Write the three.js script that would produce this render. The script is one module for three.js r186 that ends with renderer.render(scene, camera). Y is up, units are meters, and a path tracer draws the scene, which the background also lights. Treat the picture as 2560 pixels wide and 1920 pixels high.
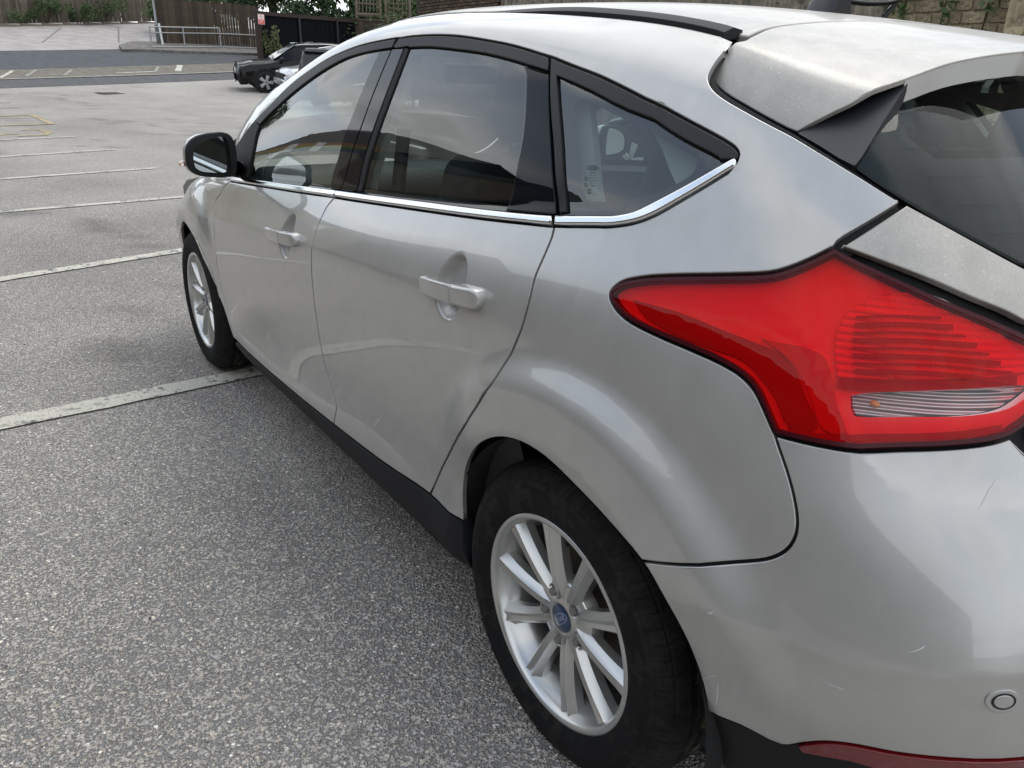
import * as THREE from 'three';
import { mergeGeometries, mergeVertices, toCreasedNormals } from 'three/addons/utils/BufferGeometryUtils.js';
import { RoundedBoxGeometry } from 'three/addons/geometries/RoundedBoxGeometry.js';

// ---------------------------------------------------------------- camera
const PW = 2560, PH = 1920, FPX = 1944.84;
const scene = new THREE.Scene();
const camera = new THREE.PerspectiveCamera(2 * Math.atan(PH / 2 / FPX) * 180 / Math.PI, 4 / 3, 0.05, 600);
const CAM = new THREE.Vector3(-0.9612, 1.3015, -1.6388);
const YAW = 0.605816, PITCH = 0.378981, ROLL = 0.0237375;
const cF = new THREE.Vector3(Math.cos(YAW) * Math.cos(PITCH), -Math.sin(PITCH), Math.sin(YAW) * Math.cos(PITCH));
const cR0 = new THREE.Vector3().crossVectors(cF, new THREE.Vector3(0, 1, 0)).normalize();
const cU0 = new THREE.Vector3().crossVectors(cR0, cF);
const cR = cR0.clone().multiplyScalar(Math.cos(ROLL)).addScaledVector(cU0, Math.sin(ROLL));
const cU = cU0.clone().multiplyScalar(Math.cos(ROLL)).addScaledVector(cR0, -Math.sin(ROLL));
camera.position.copy(CAM);
camera.quaternion.setFromRotationMatrix(new THREE.Matrix4().makeBasis(cR, cU, cF.clone().negate()));
const renderer = new THREE.WebGLRenderer({ antialias: true });
renderer.toneMapping = THREE.LinearToneMapping;
renderer.toneMappingExposure = 1.3;
renderer.shadowMap.enabled = true;

// ---------------------------------------------------------------- sky and sun
function rng(seed) { let a = seed >>> 0; return () => { a = (a + 0x6D2B79F5) | 0; let t = Math.imul(a ^ (a >>> 15), 1 | a); t = (t + Math.imul(t ^ (t >>> 7), 61 | t)) ^ t; return ((t ^ (t >>> 14)) >>> 0) / 4294967296; }; }
const HASH = (() => { const r = rng(77); const a = new Float32Array(65536); for (let i = 0; i < 65536; i++) a[i] = r(); return a; })();
const h2 = (x, y) => HASH[((x & 255) << 8) | (y & 255)];
function vn(x, y) { const i = Math.floor(x), j = Math.floor(y), f = x - i, g = y - j, u = f * f * (3 - 2 * f), v = g * g * (3 - 2 * g); const a = h2(i, j), b = h2(i + 1, j), c = h2(i, j + 1), d = h2(i + 1, j + 1); return a + (b - a) * u + (c - a) * v + (a - b - c + d) * u * v; }
function fbm(x, y, o = 5) { let s = 0, a = .5, n = 0; for (let k = 0; k < o; k++) { s += a * vn(x, y); n += a; x = x * 2.03 + 17.1; y = y * 2.03 + 9.7; a *= .5; } return s / n; }
const clamp = (x, a = 0, b = 1) => Math.min(b, Math.max(a, x));
const sst = (a, b, x) => { const t = clamp((x - a) / (b - a)); return t * t * (3 - 2 * t); };
const lerp = (a, b, t) => a + (b - a) * t;
const SUN = new THREE.Vector3(0.30, 0.82, 0.48).normalize();
{
  const w = 1024, h = 512, d = new Float32Array(w * h * 4);
  for (let j = 0; j < h; j++) for (let i = 0; i < w; i++) {
    const el = ((j + .5) / h - .5) * Math.PI, az = ((i + .5) / w - .5) * 2 * Math.PI;
    const X = Math.cos(el) * Math.cos(az), Y = Math.sin(el), Z = Math.cos(el) * Math.sin(az);
    let r, g, b;
    if (Y < 0) { r = .20; g = .20; b = .20; }
    else {
      const k = Math.pow(1 - Y, 2);
      r = lerp(.34, 1.20, k); g = lerp(.45, 1.30, k); b = lerp(.64, 1.38, k);
      const q = 1 / (Y + .12), px = X * q * 1.25 + 3.1, pz = Z * q * 2.1 + 1.7;
      const wv = fbm(px * .7 + 5, pz * .7, 3) * 1.6;
      const c = fbm(px + wv, pz + wv * .6, 6);
      const cov = sst(.43, .68, c + .06 * k);
      const sd = X * SUN.x + Y * SUN.y + Z * SUN.z;
      const lit = .80 + .42 * Math.pow(clamp(sd * .5 + .5), 3) - .30 * sst(.58, .80, c);
      r *= 1.1; g *= 1.1; b *= 1.1;
      r = lerp(r, 1.38 * lit, cov * .92); g = lerp(g, 1.39 * lit, cov * .92); b = lerp(b, 1.39 * lit, cov * .92);
      const gl = Math.pow(clamp(sd), 24) * .35; r += gl; g += gl * .97; b += gl * .9;
    }
    const o = (j * w + i) * 4; d[o] = r; d[o + 1] = g; d[o + 2] = b; d[o + 3] = 1;
  }
  const t = new THREE.DataTexture(d, w, h, THREE.RGBAFormat, THREE.FloatType);
  t.mapping = THREE.EquirectangularReflectionMapping; t.magFilter = THREE.LinearFilter; t.minFilter = THREE.LinearFilter; t.needsUpdate = true;
  scene.background = t; scene.environment = t;
}
const sun = new THREE.DirectionalLight(new THREE.Color(1, .95, .86), .85);
sun.position.copy(SUN).multiplyScalar(60); sun.target.position.set(8, 0, 6); sun.castShadow = true; sun.shadow.radius = 64;
sun.shadow.mapSize.set(4096, 4096); Object.assign(sun.shadow.camera, { left: -45, right: 45, top: 45, bottom: -45, near: 1, far: 150 });
scene.add(sun, sun.target);

// ---------------------------------------------------------------- photo pixels to rays
function ray(u, v) { const x = (u - PW / 2) / FPX, y = -(v - PH / 2) / FPX; return new THREE.Vector3().addScaledVector(cR, x).addScaledVector(cU, y).add(cF); }
function project(p) { const q = p.clone().sub(CAM), z = q.dot(cF); return [PW / 2 + FPX * q.dot(cR) / z, PH / 2 - FPX * q.dot(cU) / z, z]; }
function onZ(u, v, z) { const d = ray(u, v); return CAM.clone().addScaledVector(d, (z - CAM.z) / d.z); }
function onX(u, v, x) { const d = ray(u, v); return CAM.clone().addScaledVector(d, (x - CAM.x) / d.x); }
function onY(u, v, y) { const d = ray(u, v); return CAM.clone().addScaledVector(d, (y - CAM.y) / d.y); }
// pixel traces: [tile origin x, y, scale] and pairs read off an enlargement
const TI = { A: [380, 240, 4.3203], B: [560, 60, 4.3203], C: [960, 80, 4.3203], D: [1360, 100, 4.3203], E: [1700, 0, 4.3203], F: [2048, 80, 4.3203], G: [380, 520, 4.3203], H: [2048, 400, 4.3203], K: [640, 420, 1.659], L: [880, 80, 3.318], M: [1340, 120, 3.318], N: [1480, 560, 2.048], O: [1060, 1020, 1.84375], P: [1560, 1120, 2.074], Q: [1200, 0, 1.6265], S: [0, 0, 1], R: [1180, 1200, 2.3033] };
function tp(k, ...n) { const [ox, oy, s] = TI[k], r = []; for (let i = 0; i < n.length; i += 2) r.push([ox + n[i] / s, oy + n[i + 1] / s]); return r; }

// ---------------------------------------------------------------- object helpers
const used = new Map();
function numbered(n) { const k = used.get(n) || 0; used.set(n, k + 1); return k ? `${n}_${String(k).padStart(3, '0')}` : n; }
function tag(o, label, category, group, kind) { if (label) o.userData.label = label; if (category) o.userData.category = category; if (group) o.userData.group = group; if (kind) o.userData.kind = kind; return o; }
function top(name, label, category, group, kind) { const g = new THREE.Group(); g.name = numbered(name); scene.add(g); return tag(g, label, category, group, kind); }
function mesh(name, geo, mat, parent) { const m = new THREE.Mesh(geo, mat); m.castShadow = m.receiveShadow = true; m.name = parent === scene ? numbered(name) : name; parent.add(m); return m; }
function shift(g, x, y, z) { g.translate(x, y, z); return g; }
function bx(w, h, d, x = 0, y = 0, z = 0) { return new THREE.BoxGeometry(w, h, d).translate(x, y, z); }
function rb(w, h, d, r, x = 0, y = 0, z = 0) { return new RoundedBoxGeometry(w, h, d, 3, r).translate(x, y, z); }
function merge(list) { return mergeGeometries(list.map(g => { const n = g.index ? g.toNonIndexed() : g; for (const k of Object.keys(n.attributes)) if (!['position', 'normal', 'uv'].includes(k)) n.deleteAttribute(k); if (!n.attributes.uv) n.setAttribute('uv', new THREE.Float32BufferAttribute(new Float32Array(n.attributes.position.count * 2), 2)); return n; })); }
function geom(pos, nor, uv, idx) { const g = new THREE.BufferGeometry(); g.setAttribute('position', new THREE.Float32BufferAttribute(pos, 3)); if (uv) g.setAttribute('uv', new THREE.Float32BufferAttribute(uv, 2)); if (idx) g.setIndex(idx); if (nor) g.setAttribute('normal', new THREE.Float32BufferAttribute(nor, 3)); else g.computeVertexNormals(); return g; }
function mirrorZ(g) { const m = g.clone(); const p = m.attributes.position; for (let i = 0; i < p.count; i++) p.setZ(i, -p.getZ(i)); const n = m.attributes.normal; if (n) for (let i = 0; i < n.count; i++) n.setZ(i, -n.getZ(i)); if (m.index) { const a = m.index.array; for (let i = 0; i < a.length; i += 3) { const t = a[i]; a[i] = a[i + 1]; a[i + 1] = t; } } else { for (const k of Object.keys(m.attributes)) { const at = m.attributes[k], s = at.itemSize, ar = at.array; for (let i = 0; i < at.count; i += 3) for (let c = 0; c < s; c++) { const t = ar[i * s + c]; ar[i * s + c] = ar[(i + 1) * s + c]; ar[(i + 1) * s + c] = t; } } } return m; }
function tube(pts, r, seg = 24, rs = 6, closed = false) { return new THREE.TubeGeometry(new THREE.CatmullRomCurve3(pts.map(p => p.isVector3 ? p : new THREE.Vector3(...p)), closed, 'centripetal'), seg, r, rs, closed); }
const V = (x, y, z) => new THREE.Vector3(x, y, z);

// ---------------------------------------------------------------- textures
function dataTex(w, h, fn, srgb = true) { const d = new Uint8Array(w * h * 4); const c = [0, 0, 0, 255]; for (let j = 0; j < h; j++) for (let i = 0; i < w; i++) { c[3] = 255; fn(i, j, c); const o = (j * w + i) * 4; d[o] = clamp(c[0], 0, 255); d[o + 1] = clamp(c[1], 0, 255); d[o + 2] = clamp(c[2], 0, 255); d[o + 3] = c[3]; } const t = new THREE.DataTexture(d, w, h); t.wrapS = t.wrapT = THREE.RepeatWrapping; t.magFilter = THREE.LinearFilter; t.minFilter = THREE.LinearMipmapLinearFilter; t.generateMipmaps = true; if (srgb) t.colorSpace = THREE.SRGBColorSpace; t.needsUpdate = true; return t; }
const LIN = (r, g, b) => new THREE.Color().setRGB(r, g, b);
function std(o) { return new THREE.MeshStandardMaterial(o); }
function phy(o) { return new THREE.MeshPhysicalMaterial(o); }

// ---------------------------------------------------------------- splines
function spline(xs, ys) { const n = xs.length, y2 = new Float64Array(n), u = new Float64Array(n); for (let i = 1; i < n - 1; i++) { const s = (xs[i] - xs[i - 1]) / (xs[i + 1] - xs[i - 1]), p = s * y2[i - 1] + 2; y2[i] = (s - 1) / p; u[i] = (6 * ((ys[i + 1] - ys[i]) / (xs[i + 1] - xs[i]) - (ys[i] - ys[i - 1]) / (xs[i] - xs[i - 1])) / (xs[i + 1] - xs[i - 1]) - s * u[i - 1]) / p; } for (let k = n - 2; k >= 0; k--) y2[k] = y2[k] * y2[k + 1] + u[k]; return x => { if (x <= xs[0]) { const h = xs[1] - xs[0]; return ys[0] + (x - xs[0]) * ((ys[1] - ys[0]) / h - h * (2 * y2[0] + y2[1]) / 6); } if (x >= xs[n - 1]) { const h = xs[n - 1] - xs[n - 2]; return ys[n - 1] + (x - xs[n - 1]) * ((ys[n - 1] - ys[n - 2]) / h + h * (y2[n - 2] + 2 * y2[n - 1]) / 6); } let lo = 0, hi = n - 1; while (hi - lo > 1) { const m = (lo + hi) >> 1; if (xs[m] > x) hi = m; else lo = m; } const h = xs[hi] - xs[lo], a = (xs[hi] - x) / h, b = (x - xs[lo]) / h; return a * ys[lo] + b * ys[hi] + ((a * a * a - a) * y2[lo] + (b * b * b - b) * y2[hi]) * h * h / 6; }; }
const spl = (...n) => { const x = [], y = []; for (let i = 0; i < n.length; i += 2) { x.push(n[i]); y.push(n[i + 1]); } return spline(x, y); };

// ---------------------------------------------------------------- car body surface
// x forward from the rear axle, y up, z to the car's right; the left side is z = -half(x, y)
const XS = [-.5, -.25, 0, .3, .7, 1.15, 1.5, 1.9, 2.3, 2.65, 2.9, 3.25];
const ROWS = [ // [y at each station], [half width at each station]
  [[.20, .20, .20, .20, .20, .20, .20, .20, .20, .20, .20, .20], [.842, .838, .835, .835, .835, .835, .835, .835, .83, .82, .80, .74]],
  [[.34, .32, .29, .27, .265, .265, .265, .265, .265, .27, .29, .30], [.862, .862, .866, .869, .872, .872, .872, .872, .862, .85, .835, .78]],
  [[.42, .39, .35, .325, .315, .312, .31, .31, .31, .32, .34, .36], [.882, .879, .874, .876, .878, .878, .878, .877, .867, .858, .845, .79]],
  [[.50, .47, .43, .40, .39, .385, .385, .385, .385, .40, .42, .44], [.896, .889, .878, .875, .8745, .8745, .8745, .873, .867, .860, .848, .795]],
  [[.57, .56, .54, .52, .51, .51, .51, .51, .51, .51, .52, .52], [.898, .892, .882, .880, .880, .880, .880, .878, .870, .862, .850, .80]],
  [[.70, .69, .68, .67, .66, .65, .64, .62, .60, .60, .60, .60], [.876, .884, .885, .887, .888, .888, .887, .884, .874, .864, .850, .80]],
  [[.83, .84, .855, .845, .825, .80, .775, .745, .71, .685, .67, .65], [.843, .864, .878, .886, .889, .889, .887, .883, .873, .862, .845, .795]],
  [[.90, .91, .915, .90, .875, .845, .815, .78, .745, .715, .70, .68], [.822, .846, .866, .878, .883, .884, .882, .878, .870, .858, .838, .785]],
  [[.96, .985, .99, .97, .94, .905, .875, .845, .815, .79, .76, .715], [.796, .818, .839, .851, .856, .858, .856, .853, .847, .833, .805, .75]],
  [[1.02, 1.055, 1.06, 1.035, 1.0, .968, .94, .915, .885, .86, .82, .75], [.765, .782, .799, .812, .816, .820, .822, .822, .818, .790, .755, .70]],
  [[1.08, 1.14, 1.17, 1.185, 1.185, 1.165, 1.13, 1.06, .985, .905, .85, .775], [.728, .738, .744, .745, .742, .741, .745, .762, .770, .725, .68, .63]],
  [[1.13, 1.21, 1.27, 1.33, 1.372, 1.368, 1.33, 1.235, 1.105, .937, .872, .79], [.690, .692, .688, .675, .664, .662, .665, .676, .688, .66, .61, .56]],
  [[1.17, 1.26, 1.325, 1.375, 1.412, 1.41, 1.367, 1.268, 1.137, .952, .885, .797], [.648, .645, .638, .630, .622, .622, .628, .642, .652, .62, .57, .52]],
  [[1.20, 1.30, 1.37, 1.41, 1.436, 1.436, 1.39, 1.288, 1.158, .96, .89, .80], [.585, .575, .565, .558, .553, .555, .575, .60, .61, .58, .53, .48]],
];
{ // the side glass is a shallow barrel set in from the waist: two more rows just above the chrome strip
  const [b, m, t] = [ROWS[9], ROWS[10], ROWS[11]], r1 = [[], []], r2 = [[], []];
  XS.forEach((x, i) => { const k = sst(-.12, .12, x) * sst(2.6, 2.3, x); const y1 = b[0][i] + (.035 * k + .3 * (m[0][i] - b[0][i]) * (1 - k)), y2 = b[0][i] + (.066 * k + .6 * (m[0][i] - b[0][i]) * (1 - k)); const l1 = lerp(b[1][i], m[1][i], .3), l2 = lerp(b[1][i], m[1][i], .6); const w1 = lerp(l1, b[1][i] - .020, k), w2 = lerp(l2, b[1][i] - .0285, k); r1[0].push(y1); r1[1].push(w1); r2[0].push(y2); r2[1].push(w2); if (k > 0) { const H = t[0][i] - y2, av = (w2 - t[1][i]) / H, d = t[0][i] - m[0][i], w = t[1][i] + (av + .11) * d - .22 / H * d * d / 2; m[1][i] = lerp(m[1][i], w, k); } });
  ROWS.splice(10, 0, r1, r2);
}
ROWS.forEach((r, i) => { ROWS[i] = { y: spline(XS, r[0]), w: spline(XS, r[1]) }; });
const NR = ROWS.length;
const colCache = new Map();
function column(x) { const k = Math.round(x * 4000); let c = colCache.get(k); if (!c) { const xx = k / 4000; const ys = ROWS.map(r => r.y(xx)), ws = ROWS.map(r => r.w(xx)); c = { f: spline(ys, ws), top: ys[NR - 1] }; colCache.set(k, c); } return c; }
const XR = spl(.18, -.69, .30, -.74, .38, -.77, .46, -.795, .54, -.808, .60, -.806, .66, -.79, .72, -.765, .78, -.73, .84, -.685, .90, -.65, .97, -.625, 1.05, -.585, 1.12, -.53, 1.2, -.45, 1.28, -.36, 1.36, -.27, 1.46, -.18);
const DENTS = []; // door handle cups: [a, y, ra, ry, depth]
function flare(x, y) { let f = 0; for (const [cx, A] of [[-.03, .027], [2.645, .020]]) { const r = Math.hypot(x - cx, y - .322); if (r < .56) { const fx = cx < 1 ? sst(.44, .20, x) : sst(2.20, 2.42, x); f += A * (1 - sst(.468, .548, r)) * sst(.46, .66, y) * fx + .010 * (1 - sst(.36, .52, r)) * sst(.16, .34, y); const l = Math.min(.052, .400 - r); if (l > 0) f -= .22 * (Math.sqrt(l * l + 9e-6) - .003); } } const q = Math.hypot((x - .20) / .055, (y - .715) / .045); if (q < 1) f -= .004 * (1 - q * q) ** 2; return f; }
const CREASE = spl(.1, .915, .3, .90, .5, .886, .85, .862, 1.15, .842, 1.25, .832, 1.52, .812, 1.81, .788, 2.23, .75, 2.6, .715);
const sideFns = []; // pressed line above the sills
const edgeFns = []; // further pressed lines of the rear bumper, set once their traces are placed
function half(x, y) { let w = column(x).f(y) + flare(x, y); if (x > .15 && x < 2.75) { const d = y - CREASE(x); if (d > 0 && d < .3) w -= .17 * (Math.sqrt(d * d + 9e-6) - .003) * Math.exp(-d / .036) * sst(.15, .5, x) * sst(2.75, 2.4, x); } if (x > .3 && x < 2.3) for (const f of sideFns) w += f(x, y); for (const [a, b, ra, rb_, dp] of DENTS) { const q = ((x - a) / ra) ** 2 + ((y - b) / rb_) ** 2; if (q < 1) w -= dp * sst(0, .62, 1 - q); } return w; }
const K4 = Math.pow(.5, .25), AL = 1.5;
function bodyP(a, y, off = 0, o = new THREE.Vector3()) {
  let x, z;
  if (a >= 0) { x = a; z = -half(a, y); }
  else { const t = Math.min(1, -a / AL); let q, C; if (t < .5) { q = K4 * 2 * t; C = Math.pow(1 - q ** 4, .25); } else { C = K4 * 2 * (1 - t); q = Math.pow(1 - C ** 4, .25); } let dl = 0; for (const f of edgeFns) dl += f(a, y); x = (XR(y) + dl) * q; z = -(half(Math.max(x, -.52), y) - dl) * C; }
  o.set(x, y, z);
  if (off) o.addScaledVector(bodyN(a, y), off);
  return o;
}
const _a = V(), _b = V(), _c = V(), _d = V();
function bodyN(a, y) { const e = .0015; bodyP(a + e, y, 0, _a); bodyP(a - e, y, 0, _b); bodyP(a, y + e, 0, _c); bodyP(a, y - e, 0, _d); _a.sub(_b); _c.sub(_d); return new THREE.Vector3().crossVectors(_c, _a).normalize(); }
const BODY = { P: bodyP, N: bodyN, a0: -1.48, a1: 3.28, y0: .18, ytop: a => { const t = column(a >= 0 ? a : Math.max(-.52, XR(1.1) * Math.min(1, -a / .75 * K4))).top; return a > -.25 ? t : lerp(t, Math.max(t, 1.335), sst(.25, .5, -a)); } };

// roof, spoiler and everything above the gutters: y = roofY(x, z)
const ROOFC = spl(-.5, 1.352, -.32, 1.372, -.2, 1.386, 0, 1.415, .25, 1.447, .6, 1.472, 1.05, 1.484, 1.4, 1.476, 1.75, 1.445);
const ROOFK = spl(-.45, .46, -.25, .44, -.05, .30, .15, .255, .8, .27, 1.15, .275, 1.5, .43, 1.75, .5);
function roofY(x, z) { z = Math.abs(z); return ROOFC(x) - ROOFK(x) * z * z * z * (1) - (z > .56 ? 12 * (z - .56) ** 2 : 0); }
function roofP(a, b, off = 0, o = new THREE.Vector3()) { o.set(a, roofY(a, b), b); if (off) o.addScaledVector(roofN(a, b), off); return o; }
function roofN(a, b) { const e = .002; return new THREE.Vector3(-(roofY(a + e, b) - roofY(a - e, b)) / (2 * e), 1, -(roofY(a, b + e) - roofY(a, b - e)) / (2 * e)).normalize(); }
const ROOF = { P: roofP, N: roofN };

// pixel -> surface coordinates, by projecting a fine grid of the surface
function locator(S, as, bs) {
  const na = as.length, nb = bs.length, pr = []; const v = V();
  for (let i = 0; i < na; i++) for (let j = 0; j < nb; j++) { const b = bs[j](as[i]); S.P(as[i], b, 0, v); const q = project(v); pr.push([q[0], q[1], q[2], as[i], b]); }
  return (u, w) => {
    let best = null, near = null, nd = 1e9;
    for (let i = 0; i < na - 1; i++) for (let j = 0; j < nb - 1; j++) {
      const A = pr[i * nb + j], B = pr[(i + 1) * nb + j], C = pr[(i + 1) * nb + j + 1], D = pr[i * nb + j + 1];
      const d = (A[0] - u) ** 2 + (A[1] - w) ** 2; if (d < nd) { nd = d; near = A; }
      if (d > 40000 || Math.min(A[0], B[0], C[0], D[0]) > u || Math.max(A[0], B[0], C[0], D[0]) < u || Math.min(A[1], B[1], C[1], D[1]) > w || Math.max(A[1], B[1], C[1], D[1]) < w) continue;
      for (const [p, q, r] of [[A, B, C], [A, C, D]]) {
        const den = (q[1] - r[1]) * (p[0] - r[0]) + (r[0] - q[0]) * (p[1] - r[1]); if (!den) continue;
        const l1 = ((q[1] - r[1]) * (u - r[0]) + (r[0] - q[0]) * (w - r[1])) / den, l2 = ((r[1] - p[1]) * (u - r[0]) + (p[0] - r[0]) * (w - r[1])) / den, l3 = 1 - l1 - l2;
        if (l1 < -1e-6 || l2 < -1e-6 || l3 < -1e-6) continue;
        const z = l1 * p[2] + l2 * q[2] + l3 * r[2];
        if (!best || z < best[2]) best = [l1 * p[3] + l2 * q[3] + l3 * r[3], l1 * p[4] + l2 * q[4] + l3 * r[4], z];
      }
    }
    if (!best) { if (nd > 150) console.log('MISS', u.toFixed(0), w.toFixed(0), 'near', near[3].toFixed(3), near[4].toFixed(3), Math.sqrt(nd).toFixed(1)); return [near[3], near[4]]; }
    return [best[0], best[1]];
  };
}
const rangeN = (a, b, n) => Array.from({ length: n }, (_, i) => a + (b - a) * i / (n - 1));
const locBody = locator(BODY, rangeN(-1.46, 3.25, 260), rangeN(0, 1, 110).map(t => a => .19 + (BODY.ytop(a) - .19) * t));
const locRoof = locator(ROOF, rangeN(-.5, 1.75, 140), rangeN(-.66, .3, 70).map(t => () => t));
// curve through traced pixels, on a surface
function crv(pts, n = 3) { const c = new THREE.CatmullRomCurve3(pts.map(p => V(p[0], p[1], 0)), false, 'centripetal'); const k = Math.max(2, (pts.length - 1) * n); return c.getPoints(k).map(p => [p.x, p.y]); }
const onBody = (pts, n = 3) => crv(pts.map(p => locBody(p[0], p[1])), n);
const onRoof = (pts, n = 3) => crv(pts.map(p => locRoof(p[0], p[1])), n);
const rev = a => a.slice().reverse(), last0 = a => a[a.length - 1];
{ // ridge round the bumper (falls away below it) and the scoop under the lamps (falls away above it)
  const mk = (pts, sgn, k, len, a0, a1) => { const l = pts.map(p => locBody(p[0], p[1])).sort((p, q) => p[0] - q[0]); const f = spline(l.map(p => p[0]), l.map(p => p[1])), lo = l[0][0], fl_ = f(lo); return (a, y) => { if (a > a0) return 0; const d = sgn * (y - (a < lo ? fl_ + .004 * (lo - a) : f(a))); return d > 0 ? k * (Math.sqrt(d * d + 16e-6) - .004) * Math.exp(-d / len) * sst(a0, a1, a) : 0; }; };
  const ridge = mk(tp('P', 330, 800, 480, 860, 800, 972, 1100, 1082, 1400, 1147, 1700, 1176, 2074, 1168), -1, .30, .07, -.30, -.42);
  const scoop = mk(tp('N', 1390, 1185, 1470, 1285, 1560, 1350, 1700, 1410, 1900, 1450, 2212, 1472), 1, .20, .05, -.50, -.60);
  edgeFns.push(ridge, scoop);
  const sl = tp('K', 130, 852, 330, 990, 520, 1112, 640, 1232).map(p => locBody(...p)).sort((p, q) => p[0] - q[0]), sf = spline([...sl.map(p => p[0]), 2.0], [...sl.map(p => p[1]), last0(sl)[1] - .01]);
  sideFns.push((x, y) => { const d = sf(x) - y; return d > 0 ? .20 * (Math.sqrt(d * d + 4e-6) - .002) * Math.exp(-d / .05) * sst(.5, .7, x) * sst(2.15, 1.9, x) : 0; });
}

// ---------------------------------------------------------------- panels cut out of a surface
function area(p) { let s = 0; for (let i = 0; i < p.length; i++) { const a = p[i], b = p[(i + 1) % p.length]; s += a[0] * b[1] - b[0] * a[1]; } return s / 2; }
function clean(p) { const r = []; for (const q of p) { const l = r[r.length - 1]; if (!l || Math.hypot(q[0] - l[0], q[1] - l[1]) > .003) r.push(q); } while (r.length > 2 && Math.hypot(r[0][0] - r[r.length - 1][0], r[0][1] - r[r.length - 1][1]) < .003) r.pop(); return area(r) < 0 ? r.reverse() : r; }
function insetPoly(p, d) { const n = p.length, r = []; for (let i = 0; i < n; i++) { const a = p[(i + n - 1) % n], b = p[i], c = p[(i + 1) % n]; let ux = b[0] - a[0], uy = b[1] - a[1], vx = c[0] - b[0], vy = c[1] - b[1]; const lu = Math.hypot(ux, uy), lv = Math.hypot(vx, vy); ux /= lu; uy /= lu; vx /= lv; vy /= lv; let nx = -(uy + vy), ny = ux + vx; const l = Math.hypot(nx, ny) || 1; nx /= l; ny /= l; const cs = Math.max(.45, -nx * uy + ny * ux); r.push([b[0] + nx * d / cs, b[1] + ny * d / cs]); } return r; }
function clipHalf(p, ax, s, v) { const r = [], n = p.length; for (let i = 0; i < n; i++) { const a = p[i], b = p[(i + 1) % n], da = s * (a[ax] - v), db = s * (b[ax] - v); if (da >= 0) r.push(a); if ((da >= 0) !== (db >= 0)) { const t = da / (da - db); const q = [a[0] + (b[0] - a[0]) * t, a[1] + (b[1] - a[1]) * t]; q[ax] = v; r.push(q); } } return r; }
function patchGeo(poly0, { surf = BODY, off = 0, inset = .0022, bevel = .002, depth = .012, cell = .014, uvs = 1, holes = [] } = {}) {
  const base = clean(poly0), out = inset ? insetPoly(base, inset) : base, inn = bevel ? insetPoly(out, bevel) : out;
  const pos = [], nor = [], uv = [], idx = []; const key = new Map(); const v = V(); const fl = 1;
  const vert = (a, b) => { const k = Math.round(a * 2e5) + '_' + Math.round(b * 2e5); let i = key.get(k); if (i === undefined) { i = pos.length / 3; surf.P(a, b, off, v); const n = surf.N(a, b); pos.push(v.x, v.y, v.z); nor.push(n.x, n.y, n.z); uv.push(a * uvs, b * uvs); key.set(k, i); } return i; };
  const hs = holes.map(clean), all = [...inn, ...hs.flat()];
  const tris = THREE.ShapeUtils.triangulateShape(inn.map(p => new THREE.Vector2(p[0], p[1])), hs.map(h => h.map(p => new THREE.Vector2(p[0], p[1]))));
  for (const t of tris) {
    let T = t.map(k => all[k]); if (area(T) < 0) T.reverse(); if (area(T) < 1e-11) continue;
    const a0 = Math.min(T[0][0], T[1][0], T[2][0]), a1 = Math.max(T[0][0], T[1][0], T[2][0]);
    for (let i = Math.floor(a0 / cell); i < Math.ceil(a1 / cell); i++) {
      let s = clipHalf(T, 0, 1, i * cell); if (s.length < 3) continue; s = clipHalf(s, 0, -1, (i + 1) * cell); if (s.length < 3) continue;
      let b0 = 1e9, b1 = -1e9; for (const p of s) { b0 = Math.min(b0, p[1]); b1 = Math.max(b1, p[1]); }
      for (let j = Math.floor(b0 / cell); j < Math.ceil(b1 / cell); j++) {
        let c = clipHalf(s, 1, 1, j * cell); if (c.length < 3) continue; c = clipHalf(c, 1, -1, (j + 1) * cell); if (c.length < 3) continue;
        const vi = c.map(p => vert(p[0], p[1]));
        for (let k = 1; k + 1 < c.length; k++) if (vi[0] !== vi[k] && vi[k] !== vi[k + 1] && vi[0] !== vi[k + 1]) idx.push(vi[0], vi[k + 1], vi[k]);
      }
    }
  }
  if (depth) { // rounded edge and return flange
    const n = out.length, st = pos.length / 3; const rings = [[inn, off, 0], [insetPoly(out, bevel * .3), off - bevel * .3, .5], [out, off - bevel, 1], [out, off - depth, 1]];
    const c0 = V(), c1 = V();
    for (const [ring, o, k] of rings) for (let i = 0; i <= n; i++) { const p = ring[i % n], a = out[(i + n - 1) % n], c = out[(i + 1) % n]; surf.P(p[0], p[1], o, v); const N = surf.N(p[0], p[1]); surf.P(a[0], a[1], 0, c0); surf.P(c[0], c[1], 0, c1); c1.sub(c0).normalize(); const side = fl > 0 ? new THREE.Vector3().crossVectors(N, c1) : new THREE.Vector3().crossVectors(c1, N); const nn = N.clone().multiplyScalar(1 - k).addScaledVector(side, k).normalize(); pos.push(v.x, v.y, v.z); nor.push(nn.x, nn.y, nn.z); uv.push(p[0] * uvs, p[1] * uvs); }
    for (let r = 0; r < rings.length - 1; r++) for (let i = 0; i < n; i++) { const p = st + r * (n + 1) + i, q = p + n + 1; if (fl > 0) idx.push(p, p + 1, q, p + 1, q + 1, q); else idx.push(p, q, p + 1, p + 1, q, q + 1); }
  }
  return geom(pos, nor, uv, idx);
}
function patch(name, poly, mat, parent, o = {}) { const g = patchGeo(poly, o); const m = mesh(name, g, mat, parent); return m; }
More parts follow.
